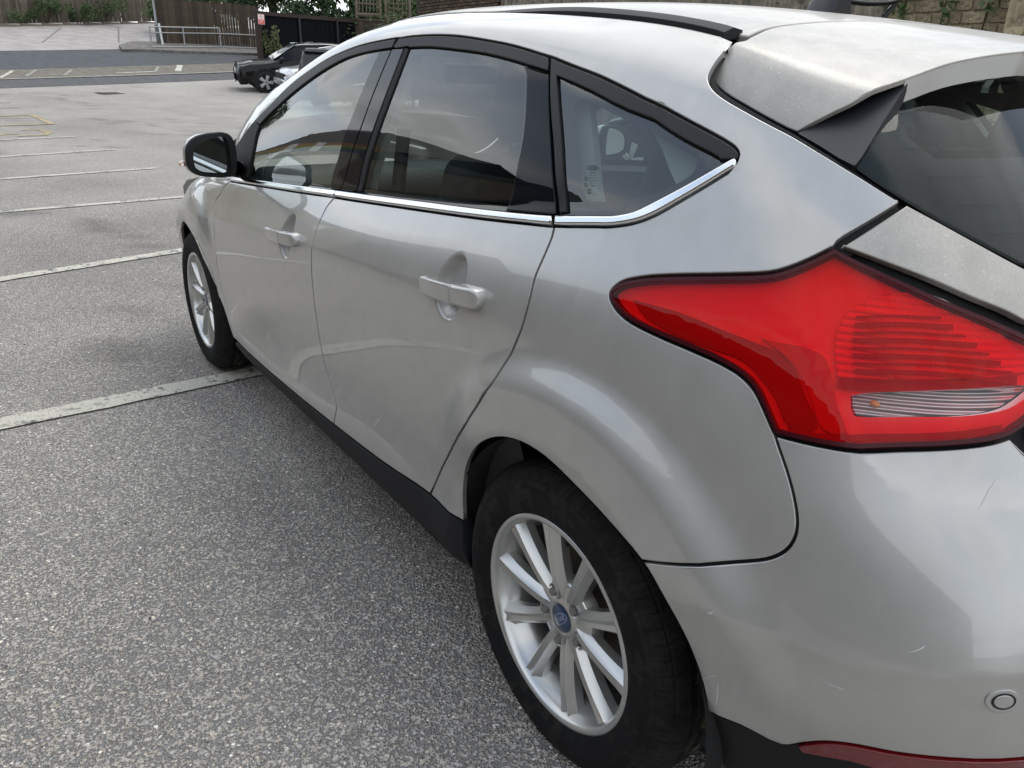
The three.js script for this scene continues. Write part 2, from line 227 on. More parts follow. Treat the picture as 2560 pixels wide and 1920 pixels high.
// ribbon along a surface curve (seals behind panel gaps)
function ribbonGeo(c, w, off, surf = BODY) { const pos = [], nor = [], idx = [], uv = []; const v = V(); const n = c.length; for (let i = 0; i < n; i++) { const a = c[Math.max(0, i - 1)], b = c[Math.min(n - 1, i + 1)]; let tx = b[0] - a[0], ty = b[1] - a[1]; const l = Math.hypot(tx, ty) || 1; tx /= l; ty /= l; for (const s of [-1, 1]) { const A = c[i][0] - ty * s * w, B = c[i][1] + tx * s * w; surf.P(A, B, off, v); const N = surf.N(A, B); pos.push(v.x, v.y, v.z); nor.push(N.x, N.y, N.z); uv.push(A, B); } if (i) { const k = i * 2; idx.push(k - 2, k - 1, k, k - 1, k + 1, k); } } return geom(pos, nor, uv, idx); }
// closed ring following a polygon: each section is [inset, offset along the surface normal]
function ringGeo(poly, secs, surf = BODY) { const rings = secs.map(([i, o]) => [insetPoly(poly, i), o]), n = poly.length, pos = [], uv = [], idx = []; const v = V(); for (const [r, o] of rings) for (let i = 0; i <= n; i++) { const p = r[i % n]; surf.P(p[0], p[1], o, v); pos.push(v.x, v.y, v.z); uv.push(p[0], p[1]); } for (let k = 0; k < rings.length - 1; k++) for (let i = 0; i < n; i++) { const a = k * (n + 1) + i, b = a + n + 1; idx.push(a, b, a + 1, a + 1, b, b + 1); } return toCreasedNormals(geom(pos, null, uv, idx), .7); }

// ---------------------------------------------------------------- materials of the car
const mottle = dataTex(512, 512, (i, j, c) => { const n = fbm(i / 40, j / 40, 4), m = vn(i * 1.7, j * 1.7); const g = 240 + (n - .5) * 14 + (m - .5) * 6; c[0] = g; c[1] = g; c[2] = g - 1; });
mottle.repeat.set(1.7, 1.7);
const paint = phy({ color: LIN(.525, .515, .50), metalness: .45, roughness: .33, clearcoat: 1, clearcoatRoughness: .025, map: mottle });
const dustTex = (() => { const w = 1024, h = 1024, f = new Float32Array(w * h); const r = rng(5); for (let k = 0; k < 7000; k++) { const x = r() * w, y = r() * h, s = .6 + r() * r() * 2.6, el = .6 + r(), A = .15 + r() * r() * .85; for (let b = -6; b <= 6; b++) for (let a = -6; a <= 6; a++) { const d = Math.hypot(a * el, b / el) / s; if (d < 1.4) { const X = (Math.floor(x) + a + w) % w, Y = (Math.floor(y) + b + h) % h; f[Y * w + X] = Math.max(f[Y * w + X], A * sst(1.4, .5, d)); } } } return dataTex(w, h, (i, j, c) => { const n = fbm(i / 60, j / 60, 5), q = vn(i / 2.3, j / 2.3); const s = f[j * w + i]; const g = 214 + (n - .5) * 26 + (q - .5) * 18 + s * 46; c[0] = g; c[1] = g - 2 - 2 * (1 - s); c[2] = g - 4 - 6 * (1 - s); }); })();
dustTex.repeat.set(2.2, 2.2);
const dustyPaint = phy({ color: LIN(.60, .595, .58), metalness: .28, roughness: .46, clearcoat: .35, clearcoatRoughness: .1, map: dustTex });
const gloss = phy({ color: LIN(.008, .008, .010), roughness: .04, specularIntensity: .7 });
const matteBlack = phy({ color: LIN(.016, .016, .018), roughness: .5, specularIntensity: .6 });
const rubber = std({ color: LIN(.008, .008, .009), roughness: .8 });
const plastic = phy({ color: LIN(.013, .0135, .015), roughness: .6, specularIntensity: .5, bumpMap: mottle, bumpScale: .002 });
const chrome = std({ color: LIN(.80, .81, .82), metalness: 1, roughness: .12 });
const glass = phy({ color: LIN(.64, .74, .71), transmission: 1, thickness: 0, roughness: 0, ior: 1.8 });
const darkGlass = phy({ color: LIN(.006, .007, .010), roughness: .04, specularIntensity: .42 });
const liner = std({ color: LIN(.012, .012, .012), roughness: .95 });
const cloth = std({ color: LIN(.035, .037, .042), roughness: .95, bumpMap: mottle, bumpScale: .004 });
const lining = std({ color: LIN(.32, .33, .32), roughness: .9 });
const cabin = std({ color: LIN(.03, .031, .034), roughness: .75 });
const silverTrim = std({ color: LIN(.62, .63, .64), metalness: .8, roughness: .32 });

// ---------------------------------------------------------------- traced outlines of the car
const cupR = locBody(...tp('K', 803, 496)[0]), cupF = locBody(...tp('G', 1443, 305)[0]);
DENTS.push([cupR[0], cupR[1], .056, .068, .024], [cupF[0], cupF[1], .056, .068, .024]);
const L_gapA = onBody([...tp('A', 838, 922, 765, 995, 735, 1060, 690, 1120, 672, 1210, 656, 1310), ...tp('G', 668, 150, 674, 300, 686, 450, 705, 620, 740, 800, 790, 990, 830, 1130, 870, 1280, 900, 1355, 928, 1440)]);
const L_gapB = onBody([...tp('A', 1975, 1095, 1900, 1180, 1830, 1310, 1770, 1450, 1738, 1560), ...tp('G', 1728, 420, 1722, 560, 1724, 700, 1735, 850, 1760, 1080, 1790, 1300, 1825, 1500, 1858, 1659), ...tp('K', 300, 865, 320, 930, 334, 990, 330, 1040, 328, 1063)]);
const L_gapC = onBody(tp('K', 1237, 240, 1225, 290, 1185, 385, 1157, 450, 1130, 560, 1102, 660, 1070, 740, 1030, 812, 980, 890, 920, 978, 870, 1060, 820, 1145, 770, 1245, 722, 1353));
const L_sill = onBody([...tp('G', 928, 1440), ...tp('K', 0, 790, 150, 920, 328, 1063, 520, 1210, 722, 1353, 862, 1467)]);
const L_archR = onBody(tp('O', 182, 522, 180, 400, 192, 290, 232, 195, 290, 150, 360, 138, 450, 160, 560, 228, 700, 362, 850, 522, 1005, 705, 1080, 830, 1160, 990, 1230, 1150, 1290, 1330, 1302, 1395));
const L_seam = onBody([...tp('O', 1005, 705), ...tp('P', 210, 601, 500, 598, 700, 583, 790, 560, 850, 520, 888, 455, 898, 380, 880, 250, 842, 110), ...tp('N', 936, 1080)]);
const L_lightLow = onBody(tp('N', 936, 1080, 885, 965, 832, 855, 762, 778, 650, 710, 500, 643, 300, 556, 165, 480, 100, 400, 92, 350, 140, 302, 250, 274, 400, 263, 700, 258, 900, 250, 980, 233, 1080, 196, 1180, 150, 1240, 118));
const L_lightBot = onBody(tp('N', 936, 1080, 1150, 1132, 1370, 1165, 1600, 1163, 1900, 1150, 2060, 1128, 2150, 1100));
const L_lightTop = onBody(tp('N', 1240, 118, 1300, 150, 1600, 290, 2000, 462, 2212, 556));
const L_pillarRear = onBody([...tp('N', 1240, 118), ...tp('H', 200, 885, 500, 700, 880, 468)]);
const L_gapD = onBody([...tp('H', 880, 440, 500, 205, 130, -20), ...tp('E', 1240, 1470, 1000, 1345, 700, 1180, 480, 1050, 370, 960, 322, 880, 312, 800, 350, 715, 420, 612, 520, 505, 588, 455)]);
const trimA = tp('A', 898, 560, 960, 470, 1010, 402), trimB = tp('B', 330, 1050, 480, 900, 600, 772, 740, 640, 900, 520, 1100, 390, 1300, 295, 1500, 226, 1700, 182, 1868, 154), trimC = tp('C', 165, 68, 300, 48, 560, 35, 800, 45, 1100, 90, 1400, 150, 1780, 265), trimD = tp('D', 75, 184, 300, 275, 600, 390, 900, 535, 1200, 682, 1500, 840, 1800, 1000, 2000, 1115, 2080, 1180, 2108, 1240, 2085, 1310);
const L_trim = onBody([...trimA, ...trimB, ...trimC, ...trimD]);
const L_belt1 = onBody(tp('A', 838, 922, 1100, 962, 1500, 1027, 1975, 1095)), L_belt1u = onBody(tp('A', 858, 868, 1000, 886, 1300, 926, 1600, 966, 1982, 1014));
const L_belt2 = onBody([...tp('A', 1975, 1095), ...tp('L', 0, 1395, 600, 1482, 1100, 1550, 1655, 1608)]), L_belt2u = onBody([...tp('A', 1982, 1014), ...tp('L', 0, 1328, 500, 1392, 1000, 1456, 1300, 1490, 1667, 1522)]);
const L_belt3 = onBody(tp('M', 152, 1478, 500, 1480, 700, 1472, 850, 1442, 1000, 1382, 1200, 1268, 1500, 1088, 1640, 1000)), L_belt3u = onBody(tp('M', 160, 1385, 500, 1387, 700, 1380, 830, 1350, 1000, 1268, 1300, 1108, 1600, 932, 1645, 912, 1668, 932, 1660, 975, 1640, 1000));
const topEdge = (a0, a1, n, d = 0) => rangeN(a0, a1, n).map(a => [a, BODY.ytop(a) - d]);
const last = a => a[a.length - 1];
const L_archF = [...onBody(tp('G', 880, 1400, 830, 1250, 740, 990, 650, 760, 560, 560, 480, 368, 420, 258, 360, 166, 310, 126)), ...[0, 1, 2, 3, 4, 5, 6].map(k => { const t = Math.PI * .46 - k * .25; return [2.64 + .352 * Math.cos(t), .322 + .352 * Math.sin(t)]; })];

const car = top('silver_hatchback', 'silver five-door hatchback filling the foreground, seen from its left rear corner', 'car');
// both sides are alike: build the left one, mirror it for the right one
function sided(name, poly, mat, o = {}, parents = [car, car]) { const g = patchGeo(poly, o); return [mesh(name, g, mat, parents[0]), mesh(name, mirrorZ(g), mat, parents[1])]; }
// side frame: roof rail, pillars and quarter panel are one pressing
const sideFrame = [...L_gapC, ...L_sill.filter(p => p[0] < last(L_gapC)[0] - .005), ...L_archR.slice(0, 31), ...L_seam.slice(1), ...L_lightLow.slice(1), ...L_pillarRear.slice(1), ...L_gapD, ...topEdge(last(L_gapD)[0] + .012, 2.42, 60, .001), ...L_trim, ...rev(L_belt3).slice(1)];
sided('side_panel', sideFrame, paint, { cell: .012 });
const fdoor = sided('front_door', [...L_gapA, ...L_sill.filter(p => p[0] > last(L_gapB)[0] + .003), ...rev(L_gapB), ...rev(L_belt1)], paint, { cell: .0045, inset: .0028, bevel: .0012 });
const rdoor = sided('rear_door', [...L_gapB, ...L_sill.filter(p => p[0] < last(L_gapB)[0] - .003 && p[0] > last(L_gapC)[0] + .003), ...rev(L_gapC), ...rev(L_belt2)], paint, { cell: .0045, inset: .0028, bevel: .0012 });
const fender = sided('front_fender', [...L_gapA, ...L_archF, [3.02, .40], [3.15, .62], [3.1, .70], ...topEdge(2.95, 2.45, 12, .02)], paint, { cell: .012 });
const L_bumpLow = onBody(tp('P', 424, 1368, 600, 1450, 820, 1556, 930, 1548, 1050, 1544, 1200, 1562, 1400, 1602, 1700, 1636, 2074, 1634));
const bl = last(L_bumpLow), lb = last(L_lightBot), lt = last(L_lightTop);
const bumper = sided('rear_bumper', [...L_archR.slice(30), ...L_bumpLow, [-1.15, bl[1] + .002], [-1.499, bl[1] + .004], [-1.499, lb[1] - .10], [-1.1, lb[1] - .10], [lb[0] - .09, lb[1] - .085], ...rev(L_lightBot), ...rev(L_seam).slice(1)], paint, { cell: .012 });
// gap seals
const sealList = ([[L_gapA, .016], [L_gapB, .016], [L_gapC, .016], [L_seam, .012], [L_lightLow, .016, -.03], [L_lightBot, .016, -.03], [L_gapD, .008], [L_pillarRear, .02], [L_lightTop, .022, -.03], [[...rev(L_archF)], .004], [L_sill, .014]].map(([l, w, o = -.011]) => ribbonGeo(l, w, o)));
for (const g of sealList) { mesh('gap_seal', g, rubber, car); mesh('gap_seal', mirrorZ(g), rubber, car); }
// sills
const sillPoly = [...L_sill, [L_sill[L_sill.length - 1][0] - .004, .30], [.285, .262], ...rangeN(.4, 2.05, 14).map(a => [a, .256]), [2.11, .262], [2.11, .275]];
sided('sill_trim', sillPoly, plastic, { cell: .03, off: .003, depth: .03 });
mesh('underbody', merge([bx(3.3, .1, 1.46, 1.35, .21, 0), bx(.5, .12, 1.3, -.5, .34, 0), bx(1.9, .06, 1.56, 1.30, .22, 0)]), liner, car);
// chrome waist strips
for (const [lo, up] of [[L_belt1, L_belt1u], [L_belt2, L_belt2u], [L_belt3, L_belt3u]]) sided('chrome_strip', [...lo, ...rev(up)], chrome, { off: .005, cell: .02, inset: .001, bevel: .005 });
{ const f = onBody(tp('A', 690, 905, 830, 912, 850, 870, 710, 868)); sided('chrome_strip', onBody(tp('A', 692, 908, 826, 914), 3).concat(onBody(tp('A', 852, 870, 712, 868), 3)), chrome, { off: .004, cell: .02, bevel: .003 }); }
// window surround
const L_gl1top = onBody(tp('B', 385, 1094, 480, 992, 700, 787, 900, 627, 1100, 492, 1300, 385, 1500, 322, 1682, 287));
const L_gl1rear = onBody(tp('B', 1682, 287, 1540, 600, 1400, 950, 1300, 1200, 1230, 1450, 1165, 1659).concat(tp('A', 1918, 1002)));
const L_gl1front = onBody(tp('A', 1165, 326, 1130, 420, 1082, 650, 1026, 885));
const L_pil = onBody([[994, 96], [981, 121], [930, 245], [903, 320], [884, 372], [864, 444], [850, 476]]);
const L_gl2front = onBody([[1021, 122], [985, 218], [945, 328], [915, 428], [903, 477]]), L_seal2 = onBody([[1011, 119], [974, 215], [934, 325], [904, 425], [892, 478]]);
const L_gl2top = onBody(tp('C', 262, 178, 500, 172, 800, 202, 1100, 245, 1400, 320, 1532, 362));
const L_gl2rear = onBody(tp('C', 1532, 362, 1525, 700, 1505, 1000, 1480, 1200, 1440, 1400).concat(tp('L', 1330, 1330, 1262, 1486)));
const L_qbar = onBody(tp('L', 1640, 345, 1648, 800, 1672, 1200, 1698, 1510)), L_qbar2 = onBody(tp('D', 66, 262).concat(tp('M', 118, 500, 148, 900, 190, 1380)));
const L_qfront = onBody(tp('M', 186, 240, 200, 500, 228, 900, 266, 1366));
const L_qtop = onBody(tp('D', 155, 405, 500, 560, 900, 765, 1500, 1082, 1880, 1282, 1902, 1312));
sided('window_trim', [...onBody([...trimB]), ...onBody(tp('B', 1868, 154, 1818, 268)), ...rev(L_gl1top)], matteBlack, { off: .002, cell: .02 });
sided('window_trim', [...onBody(trimC), ...onBody(tp('C', 1780, 265, 1788, 330, 1778, 438)), ...rev(L_gl2top), ...onBody(tp('C', 262, 166, 100, 172, 165, 68))], matteBlack, { off: .002, cell: .02 });
sided('window_trim', [...onBody(trimD), ...rev(L_qtop), ...L_qfront, ...rev(L_qbar2)], matteBlack, { off: .002, cell: .02 });
sided('mirror_sail', [...onBody([...trimA, trimB[0], ...tp('A', 1165, 326)]), ...L_gl1front, ...onBody(tp('A', 1026, 885, 980, 885, 858, 868))], plastic, { off: .003, cell: .02 });
sided('pillar_panel', [...rev(L_gl1rear), ...onBody(tp('B', 1682, 287, 1815, 272)), ...L_pil.slice(3), ...onBody(tp('A', 2010, 1016, 1918, 1002))], gloss, { off: .001, cell: .02 });
sided('pillar_panel', [...L_pil.slice(3), ...L_belt2u.filter((p, i) => i > 0 && i < 4), ...rev(L_seal2), ...onBody(tp('C', 220, 170, 110, 176))], gloss, { off: .001, cell: .02 });
sided('window_seal', [...L_seal2, ...rev(L_gl2front)], rubber, { off: .0, cell: .02, inset: 0 });
const b2r = L_belt2u.filter(p => p[0] < last(L_gl2rear)[0]), b2f = L_belt2u.filter(p => p[0] > last(L_gl2rear)[0] && p[0] < last(L_gl2front)[0]);
sided('pillar_panel', [...L_gl2rear, ...b2r, ...rev(L_qbar), ...onBody(tp('C', 1772, 442, 1650, 408, 1540, 368))], darkGlass, { off: .0, cell: .02 });
// panes
const gl1 = [...rev(L_gl1top), ...L_gl1front, ...L_belt1u.filter(p => p[0] < last(L_gl1front)[0] && p[0] > last(L_gl1rear)[0]), ...rev(L_gl1rear)];
const gl2 = [...L_gl2front, ...b2f, ...rev(L_gl2rear), ...rev(L_gl2top)];
const q3 = L_belt3u.slice(0, L_belt3u.length - 9);
const glq = [...L_qfront, ...q3, ...rev(L_qtop)];
for (const g of [gl1, gl2, glq]) sided('window_pane', g, glass, { off: -.004, cell: .02, inset: .001, bevel: 0, depth: 0 });
const ringSeal = ([...[L_gl1top, L_gl1rear, L_gl1front, L_gl2top, L_gl2rear, L_gl2front, L_qtop, L_qfront].map(l => ribbonGeo(l, .011, -.009)), ribbonGeo(L_trim, .015, -.012), ribbonGeo(L_pil, .02, -.012), ribbonGeo(L_qbar, .02, -.012), ribbonGeo(L_belt1u, .012, -.009), ribbonGeo(L_belt2u, .012, -.009), ribbonGeo(L_belt3u, .012, -.009)]);
for (const g of ringSeal) { mesh('window_seal', g, rubber, car); mesh('window_seal', mirrorZ(g), rubber, car); }
// black ceramic border of the quarter pane
const qClear = onBody(tp('M', 300, 440, 360, 396, 500, 430, 790, 558, 1100, 735, 1290, 850, 1322, 900, 1300, 1000, 1150, 1110, 950, 1200, 700, 1258, 440, 1262, 388, 1240, 345, 900, 300, 440));
sided('ceramic_border', glq, rubber, { off: -.0065, cell: .02, inset: 0, bevel: 0, depth: 0, holes: [qClear] });
// glass marking
{ const cv = document.createElement('canvas'); cv.width = 256; cv.height = 384; const c = cv.getContext('2d'); c.clearRect(0, 0, 256, 384); c.strokeStyle = c.fillStyle = '#0a0c0e'; c.lineWidth = 6; c.beginPath(); c.ellipse(140, 36, 80, 30, 0, 0, 7); c.stroke(); c.font = 'italic bold 42px serif'; c.textAlign = 'center'; c.fillText('Ford', 140, 50); c.font = '20px sans-serif'; const L = ['TEMPERED', 'Transp. 70', '43R-001057', 'AS2  M 371', 'DOT 1131', 'E 000204']; L.forEach((t, i) => c.fillText(t, 140, 108 + i * 34)); c.beginPath(); c.arc(30, 180, 22, 0, 7); c.stroke(); c.beginPath(); c.arc(26, 262, 20, 0, 7); c.stroke(); c.strokeRect(60, 318, 44, 48);
  const t = new THREE.CanvasTexture(cv); t.colorSpace = THREE.SRGBColorSpace; const c0 = locBody(...tp('M', 392, 965)[0]), c1 = locBody(...tp('M', 520, 1212)[0]), c2 = locBody(...tp('M', 520, 965)[0]), c3 = locBody(...tp('M', 392, 1212)[0]); const pos = [], nor = []; for (const p of [c0, c2, c1, c3]) { const v = bodyP(p[0], p[1], -.0025), n = bodyN(...p); pos.push(v.x, v.y, v.z); nor.push(n.x, n.y, n.z); } const g = geom(pos, nor, [0, 1, 1, 1, 1, 0, 0, 0], [0, 2, 1, 0, 3, 2]); mesh('glass_marking', g, std({ map: t, transparent: true, alphaTest: 0, roughness: .8 }), car); }

// ---------------------------------------------------------------- door handles
function handleGeo(pf, pr) {
  const A = bodyP(...pf), B = bodyP(...pr), n = new THREE.Vector3().addVectors(bodyN(pf[0], pf[1] + .09), bodyN(pr[0], pr[1] + .09)).setY(0).normalize(), t = B.clone().sub(A), len = t.length(); t.normalize(); const up = new THREE.Vector3().crossVectors(n, t).normalize(); if (up.y < 0) up.negate();
  function part(s0, s1, capF, capR) {
    const N = 30, M = 20, pos = [], idx = [];
    for (let i = 0; i <= N; i++) {
      const s = lerp(s0, s1, i / N); const e = Math.min(1, Math.min(capF ? (s - s0) / .07 : 1, capR ? (s1 - s) / .09 : 1)); const rnd = Math.sqrt(Math.max(0, 1 - (1 - e) ** 2));
      const h = lerp(.0170, .0210, s) * (.30 + .70 * rnd), out = .017 + .016 * Math.pow(Math.sin(Math.PI * clamp(.10 + s * .80)), .8) - .010 * (1 - rnd), th = Math.max(lerp(.026, .012, sst(0, .12, s)), (out + .008) * sst(.58, .70, s));
      for (let j = 0; j < M; j++) { const a = j / M * Math.PI * 2, ca = Math.cos(a), sa = Math.sin(a); const y = h * Math.sign(sa) * Math.pow(Math.abs(sa), .42), o = (out - th / 2) + th / 2 * Math.sign(ca) * Math.pow(Math.abs(ca), .42) - (Math.abs(y) < .0012 && ca > 0 ? .0012 : 0); const p = A.clone().addScaledVector(t, s * len).addScaledVector(up, y).addScaledVector(n, o); pos.push(p.x, p.y, p.z); }
    }
    for (let i = 0; i < N; i++) for (let j = 0; j < M; j++) { const a = i * M + j, b = i * M + (j + 1) % M, c = a + M, d = b + M; idx.push(a, b, c, b, d, c); }
    for (const [r, f] of [[0, 1], [N, 0]]) { const c = pos.length / 3; let x = 0, y = 0, z = 0; for (let j = 0; j < M; j++) { const k = (r * M + j) * 3; x += pos[k] / M; y += pos[k + 1] / M; z += pos[k + 2] / M; } pos.push(x, y, z); for (let j = 0; j < M; j++) { const a = r * M + j, b = r * M + (j + 1) % M; if (f) idx.push(c, b, a); else idx.push(c, a, b); } }
    return geom(pos, null, null, idx);
  }
  return [part(0, .648, true, false), part(.655, 1, false, true)];
}
for (const [d, pf, pr] of [[rdoor, tp('K', 710, 474)[0], tp('K', 950, 545)[0]], [fdoor, tp('G', 1282, 255)[0], tp('G', 1592, 350)[0]]]) { const [g, c] = handleGeo(locBody(...pf), locBody(...pr)); mesh('handle', g, paint, d[0]); mesh('key_cover', c, paint, d[0]); mesh('handle', mirrorZ(g), paint, d[1]); mesh('key_cover', mirrorZ(c), paint, d[1]); }

// ---------------------------------------------------------------- roof, spoiler, tailgate
const gutter = topEdge(-.03, 1.34, 44).map(p => { const v = bodyP(p[0], p[1]); return [v.x, v.z]; });
const roofFront = rangeN(-.55, .55, 9).map(z => [1.52 - .18 * (z / .55) ** 2, z]);
const L_spFront = onRoof(tp('E', 600, 462, 700, 440, 760, 404, 820, 375, 950, 318, 1100, 284, 1400, 252, 1700, 234, 2000, 228, 2300, 226));
const spF = L_spFront.filter(p => p[1] < -.02);
const L_spSide = onRoof(tp('E', 600, 462, 480, 580, 392, 690, 345, 770, 345, 850, 400, 930, 500, 1020, 700, 1140, 1000, 1310, 1230, 1425, 1265, 1430));
const L_spBack = onRoof([...tp('E', 1265, 1430), ...tp('F', 170, 862, 400, 742, 940, 502, 1400, 337, 1800, 256, 2212, 206)]);
const mz = p => [p[0], -p[1]];
const spFs = spF.filter(p => p[1] > -.535);
patch('roof', [...gutter.map(p => [p[0], p[1] + .030]), ...roofFront.slice(1, -1), ...rev(gutter).map(p => [p[0], -p[1] - .030]), ...spFs.map(p => [p[0] + .006, -p[1]]), ...rev(spFs).map(p => [p[0] + .006, p[1]])], dustyPaint, car, { surf: ROOF, cell: .025, bevel: .004 });
{ const strip = [], n = 50; const pos = [], idx = []; for (let i = 0; i < n; i++) { const a = lerp(-.012, 1.34, i / (n - 1)), v = bodyP(a, BODY.ytop(a)); const sk = .004 - .016 * sst(.35, .95, a), y1 = v.y + sk, z1 = v.z - .004, z2 = v.z + .040, y2 = roofY(v.x, z2) + sk; const P = [[y1 - .012, z1], [y1, z1], [lerp(y1, y2, .5) + .006, (z1 + z2) / 2], [y2, z2], [y2 - .012, z2]]; P.forEach(([y, z]) => pos.push(v.x, y, z)); if (i) for (let k = 0; k < 4; k++) { const p = (i - 1) * 5 + k; idx.push(p, p + 1, p + 5, p + 1, p + 6, p + 5); } } idx.push(0, 2, 1, 0, 3, 2, 0, 4, 3); const g = toCreasedNormals(geom(pos, null, null, idx), .6); mesh('gutter_strip', g, plastic, car); mesh('gutter_strip', mirrorZ(g), plastic, car); }
const tailgate = (() => {
  const bot = onBody(tp('H', 232, 946, 292, 964, 700, 1112, 1200, 1302, 1700, 1520, 2050, 1662).concat(tp('N', 2212, 502)));
  const up = onBody(tp('H', 945, 467, 1200, 602, 1600, 822, 2000, 1040, 2212, 1152));
  const ub = last(up), bb = last(bot);
  const poly = [...bot, [lb[0] - .08, lb[1] + .112], [lb[0] - .152, lb[1] + .072], [lb[0] - .10, lb[1] + .036], [lb[0] - .035, lb[1] + .006], [lb[0] - .085, lb[1] - .075], [-1.1, lb[1] - .09], [-1.499, lb[1] - .09], [-1.499, ub[1] - .055], [-1.2, ub[1] - .045], [-1.0, ub[1] - .02], ...rev(up)];
  return sided('tailgate', poly, dustyPaint, { cell: .014, uvs: 1 });
})();
mesh('tailgate_seal', merge([0, 1].map(k => { const g = patchGeo([[-.5, .82], [-.45, 1.12], [-.3, 1.22], [-1.499, 1.22], [-1.499, .82]], { off: -.02, cell: .05, inset: 0, bevel: 0, depth: 0 }); return k ? mirrorZ(g) : g; })), rubber, car);
// spoiler with its glossy side fins
{
  const sym = [...rev(L_spSide), ...spF.slice(1), ...rev(spF.slice(1)).map(mz), ...L_spSide.map(mz), ...L_spBack.slice(1).map(mz), ...rev(L_spBack)];
  const sp = patch('spoiler', sym, dustyPaint, tailgate[0], { surf: ROOF, cell: .012, inset: .0004, depth: .007, bevel: .0012 });
  // lip under the trailing edge
  const e = [...L_spBack, ...rev(L_spBack).map(mz)].filter((p, i, l) => Math.abs(p[1]) < .535);
  const pos = [], idx = []; e.forEach((p, i) => { const v = roofP(p[0], p[1]); pos.push(v.x + .001, v.y - .002, v.z, v.x + .002, v.y - .033, v.z, v.x + .10, v.y - .052, v.z, v.x + .16, v.y - .06, v.z); if (i) for (let k = 0; k < 3; k++) { const q = (i - 1) * 4 + k; idx.push(q, q + 1, q + 4, q + 1, q + 5, q + 4); } });
  mesh('spoiler_lip', toCreasedNormals(geom(pos, null, null, idx), .5), paint, tailgate[0]);
  const pl = (() => { const a = roofP(...L_spBack[0]), b = bodyP(...locBody(...tp('F', 372, 1448)[0])), k = L_spBack.findIndex(p => p[1] > -.52), c = roofP(...L_spBack[k]); const n = new THREE.Vector3().crossVectors(b.clone().sub(a), c.clone().sub(a)).normalize(); return (u, v) => { const d = ray(u, v); return CAM.clone().addScaledVector(d, a.clone().sub(CAM).dot(n) / d.dot(n)); }; })();
  const fin = crv([...tp('E', 1275, 1440), ...tp('F', 170, 870, 400, 750, 900, 528, 945, 516, 960, 548, 900, 645, 700, 952, 530, 1232, 405, 1420, 372, 1440, 0, 1225), ...tp('E', 1275, 1440)], 2).map(p => pl(p[0], p[1]));
  const f2 = fin.slice(0, -1), tri = THREE.ShapeUtils.triangulateShape(f2.map(p => { const q = project(p); return new THREE.Vector2(q[0], -q[1]); }), []); const P3 = [], I3 = [], nf = f2.length; const nn = new THREE.Vector3().crossVectors(f2[8].clone().sub(f2[0]), f2[nf - 6].clone().sub(f2[0])).normalize(); if (nn.dot(CAM.clone().sub(f2[0])) > 0) nn.negate(); for (const o of [0, .02]) for (const p of f2) P3.push(p.x + nn.x * o, p.y + nn.y * o, p.z + nn.z * o); for (const t of tri) { I3.push(t[0], t[1], t[2], nf + t[0], nf + t[2], nf + t[1]); } for (let i = 0; i < nf; i++) { const j = (i + 1) % nf; I3.push(i, nf + i, j, j, nf + i, nf + j); }
  const fg = toCreasedNormals(geom(P3, null, null, I3), .6); const finM = std({ color: LIN(.014, .015, .019), roughness: .42 }); mesh('spoiler_fin', fg, finM, tailgate[0]); mesh('spoiler_fin', mirrorZ(fg), finM, tailgate[1]);
}
const L_rgLeft = onBody(tp('F', 962, 575, 900, 660, 700, 965, 530, 1245, 415, 1425)), L_rgLow = onBody(tp('H', 412, 75, 950, 428, 1200, 578, 1600, 800, 2000, 1010, 2212, 1122));
const rgl = last(L_rgLow), rgt = L_rgLeft[0];
const rearPane = [...L_rgLow, [-1.0, rgl[1] - .02], [-1.2, rgl[1] - .04], [-1.499, rgl[1] - .05], [-1.499, 1.318], [-1.1, 1.312], [-.95, 1.302], ...L_rgLeft];
const rearGlass = phy({ color: LIN(.60, .70, .67), transmission: 1, thickness: 0, roughness: 0, ior: 1.32 });
const paneR = sided('rear_pane', rearPane, rearGlass, { off: -.002, cell: .02, inset: .002, bevel: 0, depth: 0 }, tailgate);
{ const inner = onBody(tp('F', 815, 800, 1010, 1105, 1300, 1340, 1600, 1580).concat(tp('H', 1700, 260, 2000, 480, 2212, 620))); const il = last(inner); const clr = [...inner, [-1.0, il[1] - .02], [-1.499, il[1] - .045], [-1.499, 1.31], [-1.05, 1.305], [-.9, 1.30], [inner[0][0] - .02, inner[0][1] + .05]];
  sided('ceramic_border', [...L_rgLow, [-1.0, rgl[1] - .02], [-1.2, rgl[1] - .04], [-1.499, rgl[1] - .05], [-1.499, il[1] - .045], [-1.0, il[1] - .02], ...rev(inner), ...rev(L_rgLeft).slice(-0).reverse()], rubber, { off: -.006, cell: .02, inset: .001, bevel: 0, depth: 0 }, tailgate);
  // heater wires
  const wires = []; for (let k = 0; k < 6; k++) { const y = 1.09 + k * .033; const pts = []; for (let i = 0; i <= 16; i++) pts.push(bodyP(lerp(-.84 + k * .03, -1.49, i / 16), y, -.004)); wires.push(tube(pts, .0006, 32, 4)); }
  for (const w of wires) { mesh('heater_wire', w, rubber, tailgate[0]); mesh('heater_wire', mirrorZ(w), rubber, tailgate[1]); } }
